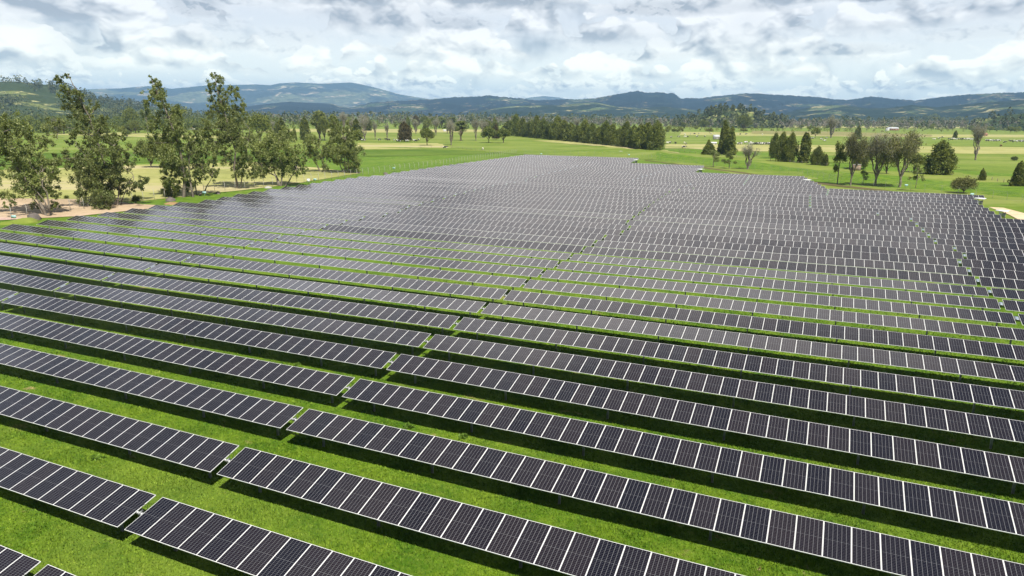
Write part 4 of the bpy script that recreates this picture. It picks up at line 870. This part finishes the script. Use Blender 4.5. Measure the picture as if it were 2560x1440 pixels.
N = 520; uu = rw.uniform(1640, 2700, N); vv = rw.choice([304, 307, 311, 316, 322, 327], N) + rw.normal(0, 1.1, N) + (uu - 1900) * .003
wood('scrub', 'broken hedgerows and scrub across the far right pastures', 'yellowish_leaves', uu, vv, rw.uniform(2.2, 5.5, N), 60, .42, 1.2)
N = 260; uu = np.where(rw.random(N) < .5, rw.uniform(1690, 2000, N), rw.uniform(1990, 2700, N)); vv = rw.choice([302, 305, 309, 313], N) + rw.normal(0, 1.0, N)
wood('hedgerow', 'dark hedgerow trees before the far tree belt at right', 'broad_leaves', uu, vv, rw.uniform(5, 10, N), 70, .65, .9)
N = 300; uu = rw.uniform(620, 1660, N); vv = rw.choice([306, 310, 314, 320], N) + rw.normal(0, 1.5, N)
wood('hedgerow', 'hedgerow trees across the far middle pastures', 'broad_leaves', uu, vv, rw.uniform(4, 10, N), 60, .65, .9)
# woods on the left hill and the knolls
def hill_wood(Vh, n, label, seed, lo, hi, kmin=0, hh=(12, 22), patch=True):
    rg = np.random.default_rng(seed); nc, nr, _ = Vh.shape; P = []
    c = 0
    while c < n:
        i = rg.integers(0, nc - 1); j = rg.integers(lo, hi); q = Vh[i, j]
        if patch and (math.sin(q[0] / 90 + 2 * math.sin(q[1] / 130)) + math.sin(q[1] / 70 + q[0] / 160)) < .15 and j < 41: continue
        c += 1; h = rg.uniform(*hh); k = 26; z = rg.random(k) ** .8; R = h * .3 * np.sqrt(np.clip(1 - (2 * z - .9) ** 2, .05, 1)); th = rg.random(k) * 6.28
        q = q + rg.normal(0, 6, 3) * np.array([1, 1, .1]); P.append(np.stack([q[0] + R * np.cos(th), q[1] + R * np.sin(th), q[2] - 1 + z * h], -1))
    P = np.concatenate(P); V, Q = quads(P, 1.7 * (.5 + .8 * rg.random(len(P))), 1.3, .3, rg)
    tag(link('hill_woodland', mesh_np('hill_woodland', V, Q, mats=(M['far_woodland_leaves'],))), label, 'woodland', kind='stuff')
hill_wood(HV, 1500, 'woods and tree rows over the green hill at left', 3, 6, 45)
hill_wood(HW, 420, 'dark trees covering the small knoll right of centre', 4, 4, 45, patch=False, hh=(7, 12))
hill_wood(HW2, 200, 'trees on the low rise at the right edge', 6, 4, 45, patch=False, hh=(10, 16))

# ------------------------------------------------------------------ cattle
def cow_mesh(m):
    b = MB()
    b.tube([(-1.15, 0, 1.05), (-1.0, 0, 1.02), (-.5, 0, .98), (.2, 0, .96), (.75, 0, 1.02), (1.0, 0, 1.12)], [.12, .34, .38, .40, .34, .2], 10)
    b.tube([(.85, 0, 1.12), (1.15, 0, 1.25), (1.4, 0, 1.2)], [.24, .17, .15], 8); b.tube([(1.3, 0, 1.28), (1.5, 0, 1.12), (1.72, 0, .98)], [.15, .14, .08], 8)
    for sx in (-.85, .68):
        for sy in (-.2, .2): b.tube([(sx, sy, .95), (sx + (.05 if sx > 0 else -.06), sy, .5), (sx, sy, 0)], [.15, .085, .06], 6)
    b.tube([(-1.15, 0, 1.2), (-1.28, 0, .8), (-1.25, 0, .45)], [.04, .03, .05], 5); b.tube([(1.33, -.12, 1.32), (1.3, -.3, 1.33)], [.05, .02], 5); b.tube([(1.33, .12, 1.32), (1.3, .3, 1.33)], [.05, .02], 5)
    return b.mesh('cow', m, True)
COW = [cow_mesh(M['cow']), cow_mesh(M['cowbrown']), cow_mesh(M['cowwhite'])]
def cow(u, v, i, label, group, kind=0, dj=True):
    p = at(u, v)
    o = link('cow', COW[kind], None, p, (0, 0, random.random() * 6.28), (1.15, 1.25, 1.2)); tag(o, label, 'cow', group)
CW = [([(u, 353 + (i * 5) % 4 - 1) for i, u in enumerate((972, 985, 992, 998, 1003, 1007, 1012, 1017, 1022, 1028, 1034, 1040, 1046))], 'black and white cow in the small herd under the brownish egg-shaped tree', 'small herd under the egg-shaped tree'),
 ([(893, 352), (908, 353), (948, 352), (967, 351), (878, 351), (897, 350)], 'dark cow grazing among the bare trees left of the small herd', 'cows left of the small herd'),
 ([(1669, 360), (1675, 359), (1689, 360), (1711, 360), (1715, 362), (1709, 371)], 'cow in the paddock just right of the conifer hedge', 'cows right of the hedge, lower row'),
 ([(1661, 344), (1678, 345), (1697, 344), (1713, 344), (1718, 344), (1736, 336), (1747, 336), (1713, 338), (1725, 337), (1743, 343), (1762, 343), (1778, 336)], 'cow scattered in the pasture between hedge and central conifer pair', 'scattered cows right of the hedge, upper rows'),
 ([(1845, 362), (1852, 362), (1864, 359), (1877, 359), (1851, 361), (1865, 358)] + [(1872 + i * 3.3, 361 + (i % 3) * .8) for i in range(17)], 'cow in the tight herd left of the dark conifer clump', 'tight herd left of the dark clump'),
 ([(1845, 337), (1850, 337), (1865, 337), (1906, 338)], 'cow on the far strip behind the tight herd', 'cows behind the tight herd'),
 ([(2027, 348), (2033, 347), (2053, 350), (2062, 354), (2066, 347), (2127, 346)], 'cow in the pale pasture right of the dark clump', 'cows right of the dark clump'),
 ([(2263, 339), (2272, 349), (2284, 354), (2335, 350), (2348, 348), (2356, 345), (2512, 358)], 'lone cow grazing in the wide right pasture', 'lone cows in the wide right pasture'),
 ([(2371 + i * 4.1, 349 + (i % 3) * .9) for i in range(16)], 'cow in the long herd under the pale dead tree', 'long herd beside the dead tree'),
 ([(2466 + i * 2.9, 353 + (i % 2) * .9) for i in range(12)], 'cow in the herd right of the pale dead tree', 'herd right of the dead tree'),
 ([(2524 + i * 3.6, 354 + (i % 3) * 1.2) for i in range(12)], 'cow in the herd at the right edge of the photo', 'herd at the right edge')]
for pts, lb, gr in CW:
    for i, (u, v) in enumerate(pts): cow(u + random.uniform(-.8, .8), v, i, lb, gr, 2 if (i * 7) % 9 == 3 and 'black' not in lb and 'dark' not in lb else 0)
cow(2502, 367, 0, 'single brown cow standing below the right-hand herds', None, 1)
cow(1113, 372, 0, 'single cow on the meadow below the dark round-headed tree', None, 0); cow(1207, 376, 0, 'single pale cow on the meadow above the array', None, 2)

# ------------------------------------------------------------------ fences
def fence(pts, spacing, label, h=2.2, tall=True, pm='concrete'):
    pts = np.array(pts, float); seg = np.linalg.norm(np.diff(pts, axis=0), axis=1); L = seg.sum(); n = min(100, int(L / spacing) + 1)
    cum = np.concatenate([[0], np.cumsum(seg)]); S_ = np.linspace(0, L, n); X_ = np.interp(S_, cum, pts[:, 0]); Y_ = np.interp(S_, cum, pts[:, 1])
    root = bpy.data.objects.new('perimeter_fence', None); col.objects.link(root); root.location = (X_[0], Y_[0], float(gz(X_[0], Y_[0])))
    b = MB(); b.box((0, 0, h / 2 - .2), (.07, .07, h + .4)) if tall else b.tube([(0, 0, -.3), (0, 0, h)], [.03, .03], 6); b.tube([(0, 0, h - .05), (-.32, 0, h + .42)], [.05, .04] if tall else [.02, .02], 6); PM = b.mesh('post', M[pm])
    W_ = MB(); o0 = np.array(root.location)
    P3 = [np.array([X_[i], Y_[i], float(gz(X_[i], Y_[i]))]) - o0 for i in range(n)]
    for i in range(n): link('post', PM, root, tuple(P3[i]), (0, R_(random.gauss(0, 1.5)), random.uniform(-.2, .2)))
    for hz in (.3, .75, 1.2, 1.65, 2.1): W_.tube([p + np.array([0, 0, hz]) for p in P3], [.009] * n, 4, False)
    for q in (.2, .42): W_.tube([p + np.array([-.3 * q / .42, 0, h + q])for p in P3], [.008] * n, 4, False)
    me = W_.mesh('wire', M['steel']); o = link('wire', me, root)
    tag(root, label, 'fence')
fence([(-143, 52), (-146, 81), (-148, 113), (-149, 132), (-145, 157), (-143, 206), (-142, 245), (-150, 338)], 3.1, 'long concrete-post wire fence along the left side of the array')
fence([(-150, 339), (-84, 341), (-72, 324), (-9, 270), (5, 238), (24, 218), (38, 209), (60, 176), (75, 150)], 4.2, 'wire fence with thin posts behind the array at top and right', tall=False, pm='galv_dull')
def low_fence(pts, spacing, label, name='pasture_fence'):
    P = [at(u, v) for u, v in pts]; pts = np.array([p[:2] for p in P]); seg = np.linalg.norm(np.diff(pts, axis=0), axis=1); L = seg.sum(); n = min(95, int(L / spacing) + 1)
    cum = np.concatenate([[0], np.cumsum(seg)]); S_ = np.linspace(0, L, n); X_ = np.interp(S_, cum, pts[:, 0]); Y_ = np.interp(S_, cum, pts[:, 1])
    root = bpy.data.objects.new(name, None); col.objects.link(root); root.location = (X_[0], Y_[0], float(gz(X_[0], Y_[0]))); o0 = np.array(root.location)
    b = MB(); b.box((0, 0, .55), (.13, .11, 1.5)); PM = b.mesh('post', M['wood']); P3 = [np.array([X_[i], Y_[i], float(gz(X_[i], Y_[i]))]) - o0 for i in range(n)]
    for p in P3: link('post', PM, root, tuple(p), (R_(random.gauss(0, 3)), R_(random.gauss(0, 3)), random.random()), (1, 1, random.uniform(.85, 1.2)))
    W_ = MB()
    for hz in (.5, .9, 1.2): W_.tube([p + np.array([0, 0, hz]) for p in P3], [.012] * n, 4, False)
    link('wire', W_.mesh('wire', M['steel']), root); tag(root, label, 'fence')
low_fence([(1925, 402), (1960, 405), (2010, 411), (2066, 416)], 3.0, 'short wooden post fence along the foot of the dark conifer clump')
low_fence([(2270, 432), (2330, 440), (2400, 446), (2470, 452), (2560, 462)], 4.0, 'weathered post fence running past the pyramid-shaped evergreen')
low_fence([(1000, 372), (1140, 371), (1250, 384)], 6.0, 'low wire fence across the meadow above the left part of the array')
low_fence([(1660, 378), (1760, 384), (1880, 395)], 5.0, 'low wire fence right of the conifer hedge')

# ------------------------------------------------------------------ small white-roofed shelters at the row ends
def shelter(x, y, label, rz=0.0):
    root = bpy.data.objects.new('inverter_shelter', None); col.objects.link(root); root.location = (x, y, float(gz(x, y))); root.rotation_euler = (0, 0, rz)
    b = MB(); n = 12; V = []; 
    for i in range(n + 1):
        a = -1 + 2 * i / n; yy = a * 1.15; zz = 1.95 + .14 * (1 - a * a)
        V += [(-1.1 + .12 * a ** 4, yy * .8, zz), (1.1 - .12 * a ** 4, yy * .8, zz), (-1.1 + .12 * a ** 4, yy * .8, zz - .08), (1.1 - .12 * a ** 4, yy * .8, zz - .08)]
    Q = []
    for i in range(n):
        o = 4 * i; Q += [(o, o + 1, o + 5, o + 4), (o + 2, o + 6, o + 7, o + 3), (o, o + 4, o + 6, o + 2), (o + 1, o + 3, o + 7, o + 5)]
    Q += [(0, 2, 3, 1), (4 * n, 4 * n + 1, 4 * n + 3, 4 * n + 2)]
    link('roof', mesh_np('roof', V, Q, mats=(M['white'],)), root)
    for sx in (-.5, .5):
        b = MB(); b.box((sx, 0, .9), (.12, .12, 2.1)); b.box((sx, 0, 1.9), (.1, 1.8, .08)); link('post', b.mesh('post', M['steel']), root)
    for k, sx in enumerate((-.26, .28)):
        b = MB(); b.box((sx, -.16, 1.05), (.46, .28, .85)); b.box((sx, -.31, 1.05), (.40, .02, .78)); b.box((sx + .15, -.33, 1.05), (.04, .03, .12)); link('cabinet', b.mesh('cabinet', M['steel'] if k else M['white']), root)
    tag(root, label, 'equipment shelter', 'white-roofed equipment shelters at the row ends')
for u, v, lb in ((1590, 411, 'white-roofed shelter at the topmost step of the array'), (1751, 437, 'white-roofed shelter at the second step from the top'), (2017, 466, 'white-roofed shelter above the array left of the far right corner'), (2448, 517, 'white-roofed shelter at the far right corner by the path'), (2503, 551, 'white-roofed shelter nearest the sandy path at the right edge')):
    p = at(u, v); shelter(p[0], p[1], lb, R_(-24))

# ------------------------------------------------------------------ signs, cabinet, stones
def sign(u, v, label, m='cyan', hgt=1.2):
    p = at(u, v); b = MB(); b.box((0, 0, .6), (.05, .05, 1.3)); root = bpy.data.objects.new('warning_sign', None); col.objects.link(root); root.location = p; root.rotation_euler = (0, 0, R_(24))
    link('post', b.mesh('post', M['steel']), root); b = MB(); b.box((0, -.04, 1.25), (.95, .03, .55)); link('plate', b.mesh('plate', M[m]), root); tag(root, label, 'sign')
sign(37, 558, 'small pale cyan sign plate on the fence near the left edge'); sign(512, 494, 'small pale cyan sign plate before the third tall eucalyptus'); sign(788, 459, 'small pale cyan sign plate near the white cabinet')
sign(985, 429, 'small pale cyan sign plate at the left boundary above the array'); sign(1353, 391, 'tiny cyan sign plate behind the topmost rows, left one'); sign(1572, 393, 'tiny pale sign plate behind the topmost rows, right one'); sign(2264, 474, 'small blue-green sign plate on the fence below the fan-shaped tree'); sign(2428, 498, 'small blue-green sign plate below the spreading olive tree')
p = at(772, 464); root = bpy.data.objects.new('control_cabinet', None); col.objects.link(root); root.location = p; root.rotation_euler = (0, 0, R_(24))
b = MB(); b.box((0, 0, .9), (.1, .1, 1.9)); link('post', b.mesh('post', M['steel']), root)
b = MB(); b.box((0, -.12, 1.5), (.85, .4, 1.0)); b.box((0, -.12, 2.03), (.95, .5, .05)); bx = link('box', b.mesh('box', M['white']), root); b = MB(); b.box((0, -.33, 1.5), (.74, .02, .86)); b.box((.3, -.35, 1.5), (.04, .03, .14)); link('door', b.mesh('door', M['wallw']), root)
tag(root, 'white metal cabinet on a post at the left edge of the array', 'cabinet')
def rock(u, v, w_, h_, label, m='rock', name='boulder', seed=0):
    p = at(u, v); rg = np.random.default_rng(seed); k = depth_of(p) / FPX; V = []; n, q = 14, 8; ph = rg.random(6) * 6
    for i in range(q + 1):
        a = i / q * math.pi / 2
        for j in range(n):
            t_ = j / n * 2 * math.pi; r = (1 + .22 * math.sin(3 * t_ + ph[0]) * math.cos(2 * a + ph[1]) + .15 * math.sin(7 * t_ + ph[2] + 3 * a)) * math.cos(a) + .02
            V.append((r * w_ * k / 2 * math.cos(t_), r * w_ * k / 2 * math.sin(t_), h_ * k * math.sin(a) * (1 + .12 * math.sin(5 * t_ + ph[3])) - .15))
    Q = [(i * n + j, i * n + (j + 1) % n, (i + 1) * n + (j + 1) % n, (i + 1) * n + j) for i in range(q) for j in range(n)]
    tag(link(name, mesh_np(name, V, Q, mats=(M[m],)), None, p), label, name.replace('_', ' '))
rock(430, 510, 34, 6, 'orange-brown mound of earth beyond the left fence', 'dirt', 'earth_mound', 1); rock(426, 503, 24, 11, 'black rock pile behind the orange earth mound', seed=2)
rock(85, 550, 30, 18, 'dark stump-like rock at the foot of the leftmost eucalyptus', seed=3); rock(545, 485, 12, 7, 'grey boulder beyond the fence near the fourth eucalyptus', seed=4); rock(964, 436, 12, 6, 'dark boulder beside the white bent fence posts', seed=5)
rock(670, 470, 18, 6, 'pale boulder left of the broad low eucalyptus', 'concrete', seed=6); rock(895, 433, 14, 4, 'grey stones right of the dense dark eucalyptus', seed=7); rock(1552, 382, 14, 5, 'pale heap on the meadow behind the topmost rows', 'concrete', 'stone_heap', 8); rock(62, 556, 60, 12, 'grassy mound inside the fence at the left edge', 'mid_pasture', 'grass_mound', 9)
rock(20, 560, 40, 8, 'lower grassy mound at the very left edge', 'mid_pasture', 'grass_mound', 10)

# ------------------------------------------------------------------ farm buildings far off
def house(u, v, wp, hp, label, wall='wallw', roof='roofg', deep=.6, name='farmhouse', wins=3, rz=None):
    p = at(u, v); k = depth_of(p) / FPX; w_ = wp * k; h_ = hp * k; d_ = w_ * deep; hw = h_ * .62
    root = bpy.data.objects.new(name, None); col.objects.link(root); root.location = p; root.rotation_euler = (0, 0, R_(24) if rz is None else rz)
    b = MB(); b.box((0, 0, hw / 2 - .2), (w_, d_, hw + .4)); link('wall', b.mesh('wall', M[wall]), root)
    o = .35; V = [(-w_ / 2 - o, -d_ / 2 - o, hw), (w_ / 2 + o, -d_ / 2 - o, hw), (w_ / 2 + o, d_ / 2 + o, hw), (-w_ / 2 - o, d_ / 2 + o, hw), (-w_ / 2 - o, 0, h_), (w_ / 2 + o, 0, h_)]
    V += [(x, y, z - .15) for x, y, z in V]
    Q = [(0, 1, 5, 4), (2, 3, 4, 5), (6, 10, 11, 7), (8, 11, 10, 9), (0, 6, 7, 1), (2, 8, 9, 3), (1, 7, 11, 5), (5, 11, 8, 2), (0, 4, 10, 6), (3, 9, 10, 4)]
    link('roof', mesh_np('roof', V, Q, mats=(M[roof],)), root)
    for i in range(wins):
        b = MB(); b.box((-w_ / 2 + w_ * (i + 1) / (wins + 2), -d_ / 2 - .02, hw * .55), (w_ * .10, .06, hw * .3)); link('window', b.mesh('window', M['glassdark']), root)
    b = MB(); b.box((w_ * .36, -d_ / 2 - .02, hw * .4), (w_ * .11, .07, hw * .75)); link('door', b.mesh('door', M['wood']), root)
    tag(root, label, name.replace('_', ' '))
house(1368, 303, 40, 8, 'long white farm building among the far trees behind the hedge', roof='white', wins=5, name='farm_building')
house(1790, 349, 14, 12, 'small grey-white shed left of the central conifer pair', 'concrete', 'roofg', name='shed', wins=1); house(1783, 361, 14, 6, 'low white trailer-like shed below the grey-white shed', 'wallw', 'white', name='shed', wins=1)
house(2230, 326, 26, 8, 'grey-roofed farmhouse in the far right pasture', 'redroof', 'roofg'); house(2218, 327, 8, 6, 'small pale outbuilding left of the grey-roofed farmhouse', 'wallw', 'roofg', name='outbuilding', wins=1)
house(2225, 310, 12, 4, 'low white house at the far meadow edge, left one', 'wallw', 'white', wins=2); house(2322, 311, 10, 4, 'low white house at the far meadow edge, right one', 'wallw', 'white', wins=2); house(2128, 308, 10, 4, 'tiny white house before the tree belt behind the bare tree', 'wallw', 'white', wins=2)
house(2456, 340, 18, 8, 'red-roofed shed right of the pale dead tree', 'redroof', 'redroof', name='shed', wins=1); house(1112, 329, 7, 5, 'tiny white shed behind the grey-brown bare tree', 'wallw', 'white', name='shed', wins=1)
house(1003, 303, 12, 5, 'small pink-roofed farmhouse on the horizon left of centre', 'wallw', 'redroof', wins=2); house(480, 325, 16, 9, 'white farmhouse glimpsed behind the third tall eucalyptus', 'wallw', 'redroof', wins=2)
p = at(2140, 427); k = depth_of(p) / FPX; root = bpy.data.objects.new('brick_hut', None); col.objects.link(root); root.location = p; root.rotation_euler = (0, 0, R_(18))
b = MB(); b.box((0, 0, 1.1), (2.6, 2.2, 2.6)); link('wall', b.mesh('wall', M['brick']), root); b = MB(); b.box((0, 0, 2.47), (2.9, 2.5, .1)); link('roof', b.mesh('roof', M['concrete']), root); b = MB(); b.box((.5, -1.12, .8), (.7, .06, 1.7)); link('door', b.mesh('door', M['wood']), root)
tag(root, 'small flat-roofed brick hut between the leafless fence trees', 'hut')

# weeds among the rows
for i, (u, v) in enumerate(((243, 1148), (1130, 878), (1022, 1070), (1160, 1095), (1655, 858), (745, 914), (400, 1118), (1850, 1085))):
    p = at(u, v); rg = np.random.default_rng(i); P = ball((0, 0, .12), .32, 130, rg, .45, .1); V, Q = quads(P, .05 + .05 * rg.random(130), 1.7, .6, rg)
    tag(link('weed', mesh_np('weed', V, Q, mats=(M['weed_leaves'],)), None, p), 'small leafy weed clump growing in the grass between panel rows', 'weed', 'weed clumps between the rows')

# ------------------------------------------------------------------ air
hz = bpy.data.materials.new('haze_air'); hz.use_nodes = True; t = NT(hz.node_tree)
t.n.remove(t.n['Principled BSDF']); pv = t.new('ShaderNodeVolumePrincipled'); pv.inputs['Density'].default_value = 7.5e-5; pv.inputs['Color'].default_value = (.36, .64, 1.0, 1); pv.inputs['Anisotropy'].default_value = 0.0
t.l.new(pv.outputs[0], t.n['Material Output'].inputs['Volume'])
b = MB(); b.box((0, 0, 0), (1, 1, 1)); b.V = [(x * 36000 - 4000, y * 36000 + 2000, 720 if z > 0 else -60) for x, y, z in b.V]; o = link('haze', b.mesh('haze', hz)); tag(o, 'thin bluish air that fades the distant hills', 'haze', kind='stuff')
